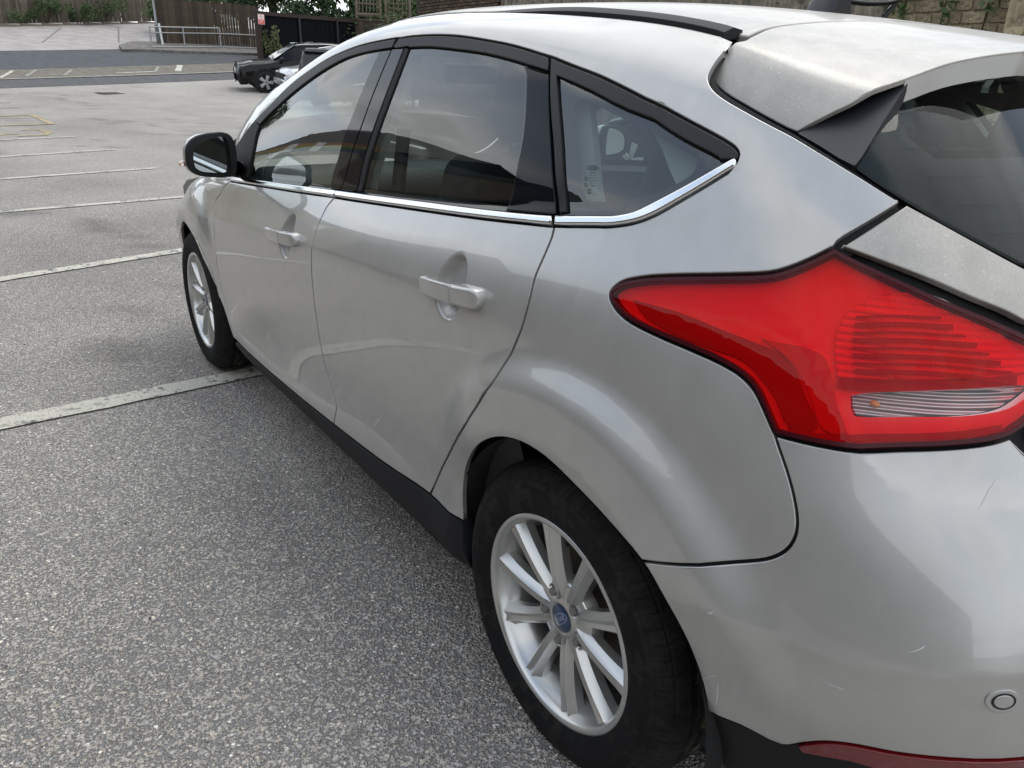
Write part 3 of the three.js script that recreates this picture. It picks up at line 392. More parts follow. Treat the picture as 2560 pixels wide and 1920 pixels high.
// roof aerial
{ const e = onZ(2106, 38, 0), f = onZ(2015, 31, 0); const pos = [], idx = [], N = 18, M = 12; for (let i = 0; i <= N; i++) { const t = i / N, x = lerp(f.x, e.x, t), h = .075 * Math.pow(t, .62), w = .030 * Math.pow(clamp(t * 1.3), .6); for (let j = 0; j <= M; j++) { const s = j / M * 2 - 1; pos.push(x, roofY(x, 0) - .006 + (h + .008) * (1 - Math.pow(Math.abs(s), 2.2)), s * w); } if (i) for (let j = 0; j < M; j++) { const a = (i - 1) * (M + 1) + j; idx.push(a, a + 1, a + M + 1, a + 1, a + M + 2, a + M + 1); } } for (let j = 1; j < M; j++) idx.push(N * (M + 1), N * (M + 1) + j, N * (M + 1) + j + 1); mesh('roof_aerial', toCreasedNormals(geom(pos, null, null, idx), .8), std({ color: LIN(.012, .013, .016), roughness: .38 }), car); }

// ---------------------------------------------------------------- tail light
{
  const outline = [...L_lightBot, [lb[0] - .035, lb[1] + .016], [lb[0] - .095, lb[1] + .046], [lb[0] - .135, lb[1] + .07], [lb[0] - .08, lb[1] + .095], ...rev(L_lightTop), ...rev(L_lightLow)];
  const lampRed = phy({ color: LIN(.985, .070, .078), transmission: 1, thickness: 0, roughness: .01, ior: 1.28 });
  const lampClear = phy({ color: LIN(.97, .97, .97), transmission: 1, thickness: 0, roughness: .02, ior: 1.49 });
  const rim = phy({ color: LIN(.05, .002, .006), roughness: .22, specularIntensity: .5 });
  const micro = dataTex(256, 256, (i, j, c) => { const g = ((i >> 2) + (j >> 2)) & 1 ? 190 : 245; c[0] = c[1] = c[2] = g; }, false); micro.repeat.set(40, 40);
  const reflectorM = std({ color: LIN(.95, .93, .91), roughness: .5, metalness: 0, bumpMap: micro, bumpScale: .0006 });
  const deepM = std({ color: LIN(.34, .28, .28), roughness: .6 });
  const strip = onBody(tp('N', 1332, 885, 1400, 872, 1700, 857, 2000, 842, 2212, 828)).concat([[lb[0] - .04, .9495]], onBody(tp('N', 2205, 905, 2130, 950, 1950, 985, 1600, 992, 1372, 990, 1346, 975, 1332, 885)));
  const in1 = insetPoly(clean(outline), .015), whole = clean(outline);
  const [a1, a2] = (() => { const g = ringGeo(whole, [[.002, -.035], [.002, 0], [.0035, .003], [.0085, .003], [.0085, -.012]]); return [mesh('tail_light', g, rim, car), mesh('tail_light', mirrorZ(g), rim, car)]; })();
  tag(a1, 'red tail light with a clear lower strip'); 
  const inner = insetPoly(whole, .0085);
  sided('lens', inner, lampRed, { off: .002, cell: .02, inset: 0, bevel: 0, depth: 0, holes: [strip] }, [a1, a2]);
  sided('clear_lens', strip, lampClear, { off: .002, cell: .02, inset: 0, bevel: 0, depth: 0 }, [a1, a2]);
  sided('reflector', insetPoly(whole, .0045), reflectorM, { off: -.0125, cell: .02, inset: 0, bevel: 0, depth: 0, holes: [strip] }, [a1, a2]);
  // darker lower wing behind the lens
  const wing = onBody(tp('N', 190, 380, 420, 440, 620, 520, 850, 610, 960, 660, 1040, 760, 1090, 880, 1150, 1050, 1000, 1040, 930, 900, 860, 800, 760, 700, 600, 640, 400, 560, 250, 470, 190, 380));
  sided('wing', wing, deepM, { off: -.010, cell: .02, inset: 0, bevel: .001, depth: .006 }, [a1, a2]);
  const wing2 = onBody(tp('N', 860, 580, 1180, 660, 1230, 760, 1260, 900, 1310, 1070, 1180, 1055, 1120, 900, 1060, 770, 990, 680, 860, 580));
  sided('wing', wing2, std({ color: LIN(.66, .6, .6), roughness: .5, bumpMap: micro, bumpScale: .0008 }), { off: -.0085, cell: .02, inset: 0, bevel: .001, depth: .008 }, [a1, a2]);
  // round lamp: rim, stepped ribs
  const lampOut = onBody(tp('N', 1262, 790, 1244, 650, 1262, 530, 1310, 445, 1400, 385, 1500, 350, 1620, 335, 1760, 350, 1950, 440, 2130, 560, 2212, 640)).concat([[lb[0] - .055, .985], [lb[0] - .08, .968]], onBody(tp('N', 2212, 775, 1900, 800, 1500, 805, 1262, 790)));
  const lampG = patchGeo(lampOut, { off: -.008, cell: .012, inset: 0, bevel: .002, depth: .014 });
  const ribT = dataTex(256, 256, (i, j, c) => { const g = 120 + 120 * Math.abs(Math.sin(j / 256 * Math.PI * 8)) - 40 * (((i >> 3) & 1)); c[0] = c[1] = c[2] = g; }, false); ribT.repeat.set(14, 14);
  const lampM = std({ color: LIN(.92, .9, .88), roughness: .4, metalness: .05, bumpMap: ribT, bumpScale: .004 });
  const l1 = mesh('lamp_bowl', lampG, lampM, a1), l2 = mesh('lamp_bowl', mirrorZ(lampG), lampM, a2);
  const ribs = []; for (let k = 0; k < 9; k++) { const y0 = 455 + k * 40, x0 = 1330 + Math.abs(k - 4) * 6, x1 = Math.min(2180, 1800 + k * 62); const c = onBody(tp('N', x0, y0 + 20, (x0 + x1) / 2, y0 + 12 + k * 3, x1, y0 + 20 + k * 8), 6); ribs.push(ribbonGeo(c, .0016 + .0012 * (k % 2), -.0045)); }
  for (const r of ribs) { mesh('lamp_rib', r, deepM, a1); mesh('lamp_rib', mirrorZ(r), deepM, a2); }
  const bands = ([ribbonGeo(onBody(tp('N', 1262, 815, 1500, 835, 1900, 828, 2200, 805), 5), .006, -.006), ribbonGeo(onBody(tp('N', 1000, 1060, 1200, 1092, 1400, 1098, 1900, 1085, 2120, 1050), 5), .004, -.004)]); for (const b of bands) { mesh('lamp_band', b, deepM, a1); mesh('lamp_band', mirrorZ(b), deepM, a2); }
  // clear strip: mirror trough, fluting and the amber bulbs
  const trough = patchGeo(strip, { off: -.016, cell: .012, inset: 0, bevel: .001, depth: .01 }); const flT = dataTex(64, 256, (i, j, c) => { const g = 128 + 110 * Math.sin(j / 256 * Math.PI * 2 * 6); c[0] = c[1] = c[2] = g; }, false); flT.repeat.set(8, 20);
  const troughM = std({ color: LIN(.50, .50, .49), metalness: .75, roughness: .36, bumpMap: flT, bumpScale: .003 });
  mesh('lamp_trough', trough, troughM, a1); mesh('lamp_trough', mirrorZ(trough), troughM, a2);
  const bp = locBody(...tp('N', 1460, 925)[0]), amber = phy({ color: LIN(.62, .24, .04), roughness: .3 }); const bulb = new THREE.SphereGeometry(.0045, 14, 10).scale(1.5, 1, 1); const bv = bodyP(bp[0], bp[1], -.014); bulb.translate(bv.x, bv.y, bv.z); mesh('bulb', bulb, amber, a1); mesh('bulb', mirrorZ(bulb), amber, a2);
  // bumper sensor, reflector, valance
  const sp = locBody(...tp('P', 1976, 1330)[0]); for (const [r, o, m] of [[.0165, .0022, paint], [.0095, .0034, paint]]) { const pts = rangeN(0, Math.PI * 2, 33).slice(0, 32).map(t => [sp[0] + r * 1.05 * Math.cos(t), sp[1] + r * Math.sin(t)]); sided('parking_sensor', pts, m, { off: o, cell: .01, inset: 0, bevel: .001, depth: .005 }, bumper); }
  { const pts = rangeN(0, Math.PI * 2, 33).map(t => [sp[0] + .0105 * 1.05 * Math.cos(t), sp[1] + .0105 * Math.sin(t)]); const g = ribbonGeo(pts, .0012, .0026); mesh('sensor_ring', g, rubber, bumper[0]); mesh('sensor_ring', mirrorZ(g), rubber, bumper[1]); }
  { const sc = std({ color: LIN(.58, .58, .57), roughness: .7 }); const R = (...p) => p; for (const q of [[432, 852, 470, 846, 472, 856, 434, 864], [398, 1216, 440, 1194, 480, 1190, 480, 1193, 442, 1198, 400, 1220], [482, 1224, 487, 1222, 484, 1300, 476, 1350, 473, 1348, 479, 1290], [1462, 1060, 1520, 1044, 1566, 1020, 1570, 1024, 1524, 1050, 1464, 1064], [1040, 1232, 1100, 1252, 1150, 1276, 1148, 1281, 1096, 1258, 1040, 1236], [1840, 312, 1935, 168, 1938, 170, 1846, 316]]) { const g = patchGeo(onBody(tp('P', ...q), 2), { off: .0006, cell: .02, inset: 0, bevel: 0, depth: 0 }); mesh('scuff', g, sc, bumper[0]); } }
  const refl = onBody(tp('P', 892, 1556, 1050, 1548, 1200, 1566, 1400, 1606, 1700, 1640, 2074, 1638)); const rl = last(refl);
  const low = L_bumpLow.map(p => [p[0], p[1] - .002]);
  sided('rear_reflector', [...refl, [-.86, rl[1] - .005], [-.86, rl[1] - .045], [rl[0], rl[1] - .045], [refl[6][0], refl[6][1] - .035], [refl[0][0] - .01, refl[0][1] - .012]], phy({ color: LIN(.20, .006, .01), roughness: .2, clearcoat: 1, clearcoatRoughness: .04, bumpMap: micro, bumpScale: .001 }), { off: .001, cell: .02, bevel: .002 });
  sided('rear_valance', [...low, [-1.499, bl[1]], [-1.499, .26], [-.8, .27], [-.52, .29], [low[0][0] + .012, .30]], plastic, { off: -.006, cell: .02, depth: .02 });
}

// ---------------------------------------------------------------- wheels
const alloy = phy({ color: LIN(.68, .68, .67), metalness: .78, roughness: .30, clearcoat: .7, clearcoatRoughness: .1, map: mottle });
const tyreTex = (seed) => dataTex(2048, 256, (i, j, c) => {
  // j: 0 outer bead -> 255 inner bead ; tread roughly 95..205
  const u = i / 2048, v = j / 255; let g = 22 + 8 * (vn(i / 3, j / 3) - .5) + 10 * (fbm(i / 50 + seed, j / 25, 3) - .5); let r = g, gg = g, b = g + 1;
  const tread = v > .34 && v < .82; const d = fbm(i / 34 + seed * 3, j / 17 + 7, 5), mudBand = sst(.22, .34, v) * sst(.60, .42, v);
  let m = sst(.60, .68, d + .09 * mudBand - .12 * (v < .2)) * (.25 + .75 * mudBand);
  if (tread) m = Math.max(m, .22 * sst(.3, .7, fbm(i / 20, j / 20 + seed, 4)) + .05);
  const k = .8 + .4 * vn(i / 5, j / 5);
  r = lerp(r, 104 * k, m * .7); gg = lerp(gg, 96 * k, m * .7); b = lerp(b, 80 * k, m * .7);
  c[0] = r; c[1] = gg; c[2] = b;
});
const treadBump = dataTex(2048, 256, (i, j, c) => { const v = j / 255; let h = 200; const fine = 18 * (vn(i / 2, j / 2) - .5); if (v > .36 && v < .80) { const lane = Math.floor((v - .36) / .44 * 5), ph = (i / 2048 * 72 + lane * .37 + (lane % 2 ? 1 : -1) * (v * 3)) % 1; const q = ((ph % 1) + 1) % 1; if (q < .10) h = 30; else if (q > .5 && q < .55) h = 110; const e = ((v - .36) / .44 * 5) % 1; if (e < .07 || e > .95) h = 60; } else if (v > .10 && v < .24) { const lt = ((i / 2048 * 5) % 1); if (lt < .45 && v > .13 && v < .19) { const ch = Math.floor(lt * 40); if (HASH[ch * 7 + 3] > .3 && ((lt * 40) % 1) > .25 && HASH[(ch * 13 + Math.floor(v * 200)) & 1023] > .4) h = 232; } } if (Math.abs(v - .27) < .006 || Math.abs(v - .085) < .005) h = 235; const g = h + fine; c[0] = c[1] = c[2] = g; }, false);
function tyreGeo() { const P = [[.212, -.006], [.218, .002], [.224, .0055], [.236, .0095], [.250, .0115], [.264, .012], [.277, .010], [.289, .005], [.299, -.003], [.307, -.012], [.3125, -.021], [.3155, -.030], [.3178, -.045], [.3185, -.053], [.3130, -.0545], [.3130, -.0605], [.3192, -.062], [.3198, -.078], [.3140, -.0795], [.3140, -.0875], [.3203, -.089], [.3203, -.105], [.3140, -.1065], [.3140, -.1145], [.3198, -.116], [.3192, -.132], [.3130, -.1335], [.3130, -.1395], [.3180, -.141], [.3150, -.164], [.307, -.182], [.295, -.195], [.27, -.206], [.24, -.206], [.215, -.19]]; return new THREE.LatheGeometry(P.map(p => new THREE.Vector2(p[0], p[1])).reverse(), 180).rotateX(Math.PI / 2); }
function rimParts() {
  const barrel = new THREE.LatheGeometry([[.178, -.19], [.186, -.17], [.182, -.12], [.178, -.075], [.186, -.045], [.1965, -.026], [.2005, -.012], [.2035, -.004], [.2075, .0025], [.2125, .004], [.2175, .0025], [.2200, -.002], [.2195, -.01]].map(p => new THREE.Vector2(p[0], p[1])), 120).rotateX(Math.PI / 2);
  const spokes = []; const R = [.040, .055, .075, .10, .13, .16, .185, .2005], Wd = [.0190, .0185, .0175, .0172, .0178, .0195, .0225, .0255], Hh = [-.026, -.021, -.0165, -.013, -.0105, -.009, -.0085, -.0075];
  for (let s = 0; s < 10; s++) {
    const pos = [], idx = [], M = 9; const ang = s * Math.PI / 5;
    R.forEach((r, i) => { const w = Wd[i], h = Hh[i]; const sec = [[-w * 1.02, h - .034], [-w, h - .016], [-w * .62, h - .0075], [-w * .42, h], [0, h - .0045], [w * .42, h], [w * .62, h - .0075], [w, h - .016], [w * 1.02, h - .034]]; for (const [x, hh] of sec) { const ca = Math.cos(ang), sa = Math.sin(ang); pos.push(r * ca - x * sa, r * sa + x * ca, hh); } if (i) for (let k = 0; k < M - 1; k++) { const a = (i - 1) * M + k; idx.push(a, a + M, a + 1, a + 1, a + M, a + M + 1); } });
    spokes.push(toCreasedNormals(geom(pos, null, null, idx), .35));
  }
  const hub = new THREE.LatheGeometry([[.084, -.06], [.080, -.036], [.074, -.030], [.060, -.028], [.042, -.026], [.036, -.022], [.0305, -.0215], [.0300, -.026], [.0, -.026]].map(p => new THREE.Vector2(p[0], p[1])), 60).rotateX(Math.PI / 2);
  return { barrel, spokes, hub };
}
const capTex = (() => { const cv = document.createElement('canvas'); cv.width = cv.height = 256; const c = cv.getContext('2d'); c.fillStyle = '#17345f'; c.fillRect(0, 0, 256, 256); c.strokeStyle = '#aab4c4'; c.lineWidth = 5; c.beginPath(); c.ellipse(128, 128, 108, 46, 0, 0, 7); c.stroke(); c.fillStyle = '#aab4c4'; c.font = 'italic 62px serif'; c.textAlign = 'center'; c.fillText('Ford', 128, 147); const t = new THREE.CanvasTexture(cv); t.colorSpace = THREE.SRGBColorSpace; return t; })();
const RP = rimParts(), TG = tyreGeo();
const tyreMats = [3, 11].map(s => phy({ map: tyreTex(s), roughness: .85, specularIntensity: .5, bumpMap: treadBump, bumpScale: .004 }));
const capM = phy({ map: capTex, roughness: .3, clearcoat: 1, clearcoatRoughness: .05 }), boltM = std({ color: LIN(.30, .29, .27), metalness: .7, roughness: .5 }), discM = std({ color: LIN(.10, .075, .06), metalness: .5, roughness: .65, map: mottle }), pocketM = std({ color: LIN(.10, .10, .10), roughness: .7 });
function wheel(x, side, spin, mat) {
  const g = new THREE.Group(); g.name = 'wheel'; car.add(g); g.position.set(x, .316, side * .865); if (side < 0) g.rotation.set(0, Math.PI, 0);
  // local +z points outboard
  mesh('tyre', TG, mat, g).rotation.z = spin * .7;
  mesh('rim', RP.barrel, alloy, g);
  for (let k = 0; k < 10; k++) { const m = mesh('spoke', RP.spokes[k], alloy, g); m.rotation.z = spin; }
  mesh('hub', RP.hub, alloy, g);
  for (let k = 0; k < 5; k++) { const a = spin + Math.PI / 10 + k * Math.PI * 2 / 5; const cx = .054 * Math.cos(a), cy = .054 * Math.sin(a); const p = mesh('bolt_pocket', new THREE.LatheGeometry([[.0165, .002], [.0145, .0025], [.0130, -.001], [.0128, -.012]].map(q => new THREE.Vector2(q[0], q[1])), 24).rotateX(Math.PI / 2), alloy, g); p.position.set(cx, cy, -.0245); const pk = mesh('bolt_well', new THREE.CircleGeometry(.0132, 20), pocketM, g); pk.position.set(cx, cy, -.0268); const b = mesh('wheel_bolt', new THREE.CylinderGeometry(.0088, .0095, .014, 6).rotateX(Math.PI / 2), boltM, g); b.position.set(cx, cy, -.024); b.rotation.z = a; }
  const cap = mesh('hub_cap', new THREE.SphereGeometry(.0285, 32, 8, 0, Math.PI * 2, 0, .55).rotateX(Math.PI / 2), capM, g); { const q = cap.geometry.attributes, p = q.position; const u = []; let mx = 0; for (let i = 0; i < p.count; i++) mx = Math.max(mx, Math.hypot(p.getX(i), p.getY(i))); const k = .0282 / mx; for (let i = 0; i < p.count; i++) { const X = p.getX(i) * k, Y = p.getY(i) * k; p.setXYZ(i, X, Y, (p.getZ(i) - .0285) * .7 - .0185); u.push(.5 + X / .0564, .5 + Y / .0564); } cap.geometry.setAttribute('uv', new THREE.Float32BufferAttribute(u, 2)); } cap.rotation.z = spin + (side < 0 ? -1.02 : 0);
  mesh('brake_disc', new THREE.LatheGeometry([[.0, -.055], [.075, -.055], [.078, -.075], [.138, -.077], [.138, -.09], [0, -.09]].map(q => new THREE.Vector2(q[0], q[1])), 64).rotateX(Math.PI / 2), discM, g);
  mesh('back_plate', new THREE.CylinderGeometry(.178, .178, .01, 48).rotateX(Math.PI / 2).translate(0, 0, -.13), liner, g);
  const vs = spin - .16; mesh('valve', new THREE.CylinderGeometry(.004, .005, .03, 10).rotateZ(Math.PI / 2).translate(.172, 0, -.035), rubber, g).rotation.z = vs;
  return g;
}
{ const spinAt = (px, x, r0) => { const p = onZ(px[0], px[1], -.872); return Math.atan2(p.y - .316, -(p.x - x)); };
  wheel(0, -1, spinAt(tp('R', 385, 230)[0], 0), tyreMats[0]); wheel(2.648, -1, spinAt([440 + 200 / 4.88, 580 + 330 / 4.88], 2.648), tyreMats[1]); wheel(0, 1, .3, tyreMats[1]); wheel(2.648, 1, .1, tyreMats[0]); }
// wheel arch liners
for (const s of [-1, 1]) for (const [x, q, e] of [[-.03, .52, .52], [2.645, .43, .33]]) { const g = new THREE.CylinderGeometry(.375, .375, .36, 40, 1, true, -Math.PI * q, Math.PI * (q + e)).rotateX(-Math.PI / 2).translate(x, .325, s * (x > 1 ? .672 : .70)); mesh('arch_liner', g, liner, car); mesh('arch_liner', new THREE.CylinderGeometry(.40, .40, .02, 40).rotateX(Math.PI / 2).translate(x, .34, s * .53), liner, car); }

// ---------------------------------------------------------------- door mirrors
{
  const X0 = 1.93; const pz = p => { const v = onX(p[0], p[1], X0); return [v.z, v.y]; };
  const out = crv([...tp('A', 385, 690, 386, 570, 428, 482, 520, 432, 650, 408, 780, 404, 838, 432, 878, 505, 900, 605, 906, 740, 892, 838, 850, 862, 600, 864, 480, 840, 408, 775, 385, 690)].map(pz), 4).slice(0, -1);
  const gl = crv([...tp('A', 442, 690, 446, 590, 482, 532, 560, 482, 680, 448, 770, 438, 802, 480, 832, 600, 846, 700, 848, 800, 832, 834, 640, 832, 540, 815, 468, 772, 442, 690)].map(pz), 4).slice(0, -1);
  const cz = out.reduce((s, p) => s + p[0], 0) / out.length, cy = out.reduce((s, p) => s + p[1], 0) / out.length;
  const loft = (base, secs) => { const n = base.length, pos = [], idx = []; secs.forEach(([x, k, dz]) => base.forEach(p => pos.push(X0 + x, cy + (p[1] - cy) * k, cz + (p[0] - cz) * k + dz))); for (let i = 0; i < secs.length - 1; i++) for (let j = 0; j < n; j++) { const a = i * n + j, b = i * n + (j + 1) % n; idx.push(a, b, a + n, b, b + n, a + n); } const c = pos.length / 3, L = secs[secs.length - 1]; pos.push(X0 + L[0] + .004, cy, cz + L[2]); for (let j = 0; j < n; j++) idx.push(c, (secs.length - 1) * n + j, (secs.length - 1) * n + (j + 1) % n); return geom(pos, null, null, idx); };
  const cap = loft(out, [[.012, 1.012, -.004], [.03, 1.03, -.006], [.06, .98, -.002], [.085, .86, .01], [.105, .65, .025], [.115, .35, .04]]);
  const rimS = (() => { const n = out.length; const sh = new THREE.Shape(out.map(p => new THREE.Vector2(p[0], p[1]))); sh.holes.push(new THREE.Path(gl.map(p => new THREE.Vector2(p[0], p[1])))); const g = new THREE.ExtrudeGeometry(sh, { depth: .02, bevelEnabled: true, bevelThickness: .006, bevelSize: .003, bevelSegments: 3, steps: 1 }); const p = g.attributes.position; const a = new Float32Array(p.count * 3); for (let i = 0; i < p.count; i++) { a[i * 3] = X0 + p.getZ(i) - .002; a[i * 3 + 1] = p.getY(i); a[i * 3 + 2] = p.getX(i); } g.setAttribute('position', new THREE.BufferAttribute(a, 3)); const q = g.index ? g.toNonIndexed() : g; q.computeVertexNormals(); return toCreasedNormals(q, .7); })();
  const glG = (() => { const g = new THREE.ShapeGeometry(new THREE.Shape(gl.map(p => new THREE.Vector2(p[0], p[1])))); const p = g.attributes.position; const pos = []; for (let i = 0; i < p.count; i++) { const z = p.getX(i), y = p.getY(i); pos.push(X0 + .006 + (z - cz) * .10 - (y - cy) * .02, y, z); } return geom(pos, null, null, [...g.index.array]); })();
  const mg = std({ color: LIN(.62, .66, .66), metalness: 1, roughness: .015 });
  const armG = (() => { const b = bodyP(...locBody(...tp('A', 965, 790)[0])); const a = V(X0 + .04, cy - .055, cz + .085); const g = tube([a, a.clone().lerp(b, .5).add(V(0, -.004, 0)), b.clone().add(V(0, 0, .03))], .027, 12, 12); return g; })();
  const ind = tube([V(X0 + .02, cy - .030, cz - .098), V(X0 + .045, cy - .032, cz - .100), V(X0 + .075, cy - .03, cz - .085)], .009, 8, 8);
  for (const [f, s] of [[g => g, 0], [mirrorZ, 1]]) { const housing = mesh('door_mirror', f(cap), paint, car); mesh('mirror_rim', f(rimS), plastic, housing); mesh('mirror_glass', f(glG), mg, housing); mesh('mirror_arm', f(armG), plastic, housing); mesh('indicator', f(ind), phy({ color: LIN(.75, .38, .2), roughness: .2, clearcoat: 1 }), housing); }
}

// ---------------------------------------------------------------- front of the car
function grid(nu, nv, f) { const pos = [], uv = [], idx = []; for (let i = 0; i <= nu; i++) for (let j = 0; j <= nv; j++) { const p = f(i / nu, j / nv); pos.push(...p); uv.push(i / nu, j / nv); } for (let i = 0; i < nu; i++) for (let j = 0; j < nv; j++) { const a = i * (nv + 1) + j; idx.push(a, a + 1, a + nv + 1, a + 1, a + nv + 2, a + nv + 1); } return geom(pos, null, uv, idx); }
{
  const edge = t => { const a = lerp(1.34, 2.42, t); const v = bodyP(a, BODY.ytop(a) - .001); return v; };
  const ws = grid(20, 24, (t, s) => { const e = edge(t), k = s * 2 - 1, b = 1 - k * k; const xc = lerp(1.52, 2.62, t); return [lerp(e.x, xc, b), e.y + lerp(.035, .015, t) * b * 1.2 - .004, k * Math.abs(e.z)]; });
  mesh('windscreen', ws, glass, car);
  const bonnet = grid(16, 20, (t, s) => { const a = lerp(2.40, 3.12, t), k = s * 2 - 1, b = 1 - k * k; const v = bodyP(a, BODY.ytop(a) - .02); return [v.x + lerp(.20, .28, t) * b, v.y + .045 * b - .004, k * Math.abs(v.z)]; });
  mesh('bonnet', bonnet, paint, car);
  const nose = grid(14, 24, (t, s) => { const k = s * 2 - 1, b = Math.sqrt(Math.max(0, 1 - Math.abs(k) ** 3)); const y = lerp(.775, .2, t); return [3.02 + .48 * b * (1 - .25 * (t - .5) ** 2), y, k * .80]; });
  mesh('front_bumper', nose, paint, car);
  mesh('grille', rb(.03, .12, 1.0, .01, 3.49, .42, 0), matteBlack, car);
  for (const s of [-1, 1]) mesh('headlight', rb(.10, .12, .30, .04, 3.24, .64, s * .46), phy({ color: LIN(.5, .5, .5), roughness: .1, metalness: .6, clearcoat: 1 }), car);
}

// ---------------------------------------------------------------- interior
{
  const inner = [[.30, .28], [2.15, .28], [2.30, .62], [2.30, .86], ...rev(L_belt1).slice(0).reverse(), ...L_belt2.slice(1)].sort((a, b) => 0);
  const card = [[.16, .36], [.35, .28], [2.15, .28], [2.28, .6], [2.28, .87], ...L_belt1.slice(1), ...L_belt2.slice(1)];
  sided('door_card', card, cabin, { off: -.065, cell: .06, inset: 0, bevel: 0, depth: 0 });
  sided('window_ledge', [...L_belt1u, ...L_belt2u.slice(1), ...rev([...L_belt1u, ...L_belt2u.slice(1)]).map(p => [p[0], p[1] - .012])], cabin, { off: -.03, cell: .05, inset: 0, bevel: 0, depth: .045 });
  // pillar and rail linings
  sided('pillar_lining', [...L_gapD.filter(p => p[0] > -.25), ...topEdge(.02, 2.40, 40, .012), ...L_trim.filter(p => p[0] > .02).map(p => [p[0], p[1] - .028]), [0.0, 1.215], [-.15, 1.15]], lining, { off: -.045, cell: .05, inset: 0, bevel: 0, depth: 0 });
  sided('pillar_lining', [...L_pil.map(p => [p[0] + .05, p[1]]), ...rev(L_seal2).map(p => [p[0] - .01, p[1]])], lining, { off: -.03, cell: .04, inset: 0, bevel: 0, depth: .02 });
  sided('pillar_lining', [...L_gl2rear.map(p => [p[0] - .015, p[1]]), ...rev(L_qfront).map(p => [p[0] - .045, p[1]])], lining, { off: -.04, cell: .04, inset: 0, bevel: 0, depth: .02 });
  sided('pillar_lining', [[-.14, 1.0], [-.02, 1.0], [-.05, 1.10], [-.15, 1.15], [-.12, 1.22], [-.22, 1.24], [-.36, 1.16], [-.5, 1.05], [-.6, .9]], lining, { off: -.05, cell: .05, inset: 0, bevel: 0, depth: 0 });
  mesh('headlining', grid(24, 12, (t, s) => { const x = lerp(-.12, 1.42, t), z = lerp(-.56, .56, s); return [x, roofY(x, z) - .045, z]; }), lining, car);
  mesh('floor_carpet', bx(2.9, .03, 1.5, 1.15, .30, 0), liner, car);
  mesh('boot_floor', bx(.75, .03, 1.2, -.28, .62, 0), liner, car); mesh('tailgate_lining', bx(.03, .35, 1.0, -.49, .82, 0), cabin, car);
  const seat = (x, z, w, back, hr) => { const g = new THREE.Group(); g.name = 'seat'; car.add(g); g.position.set(x, .0, z);
    mesh('cushion', rb(.50, .17, w, .06, .10, .50, 0), cloth, g);
    const b = mesh('backrest', rb(.15, .64, w * .96, .065, 0, .32, 0), cloth, g); b.position.set(-.18, .50, 0); b.rotation.z = back;
    for (const k of hr) { const h = mesh('headrest', new RoundedBoxGeometry(.10, .21, .27, 6, .048), cloth, g); h.position.set(-.18 - Math.sin(back) * .78, .50 + Math.cos(back) * .79, k); h.rotation.z = back * .75; for (const s of [-1, 1]) { const p = mesh('headrest_post', new THREE.CylinderGeometry(.006, .006, .16, 8), chrome, g); p.position.set(-.18 - Math.sin(back) * .66, .50 + Math.cos(back) * .66, k + s * .07); p.rotation.z = back; } }
    return g; };
  seat(1.22, -.37, .50, .36, [0]); seat(1.22, .37, .50, .36, [0]); 
  { const g = seat(.40, 0, 1.28, .42, [-.40, .40]); }
  mesh('dashboard', merge([rb(.42, .26, 1.36, .08, 2.10, .80, 0), rb(.25, .10, 1.30, .05, 2.32, .87, 0)]), cabin, car);
  mesh('centre_console', rb(.75, .22, .22, .04, 1.62, .46, 0), cabin, car);
  const sw = new THREE.Group(); sw.name = 'steering_wheel'; car.add(sw); sw.position.set(1.80, .86, .37); sw.rotation.set(0, Math.PI / 2, 0); sw.rotateX(.38);
  mesh('wheel_rim', new THREE.TorusGeometry(.185, .016, 12, 48), cabin, sw); mesh('wheel_hub', rb(.15, .12, .05, .02, 0, -.01, 0), cabin, sw); for (const a of [0, Math.PI, -Math.PI / 2]) { const m = mesh('wheel_spoke', rb(.15, .035, .02, .008, .11, 0, 0), silverTrim, sw); m.rotation.z = a; }
  const im = mesh('inner_mirror', rb(.03, .07, .23, .012, 1.72, 1.30, 0), cabin, car); mesh('inner_mirror_stem', tube([V(1.72, 1.30, 0), V(1.74, 1.36, 0), V(1.72, 1.40, 0)], .008), cabin, im);
  for (const s of [-1, 1]) { mesh('sun_visor', rb(.16, .02, .36, .008, 1.42, 1.385, s * .34), lining, car); const bl = tube([V(.98, 1.16, s * .66), V(.97, .9, s * .70), V(1.0, .5, s * .70)], .018, 16, 6); mesh('seat_belt', bl, cabin, car); mesh('grab_handle', tube([V(.75, 1.36, s * .60), V(.72, 1.335, s * .57), V(.55, 1.335, s * .57), V(.52, 1.355, s * .60)], .009), lining, car); mesh('inner_handle', rb(.10, .03, .012, .006, 1.55, .80, s * .80), silverTrim, car); }
  mesh('parcel_shelf', bx(.55, .02, 1.15, -.22, .985, 0), cabin, car);
}

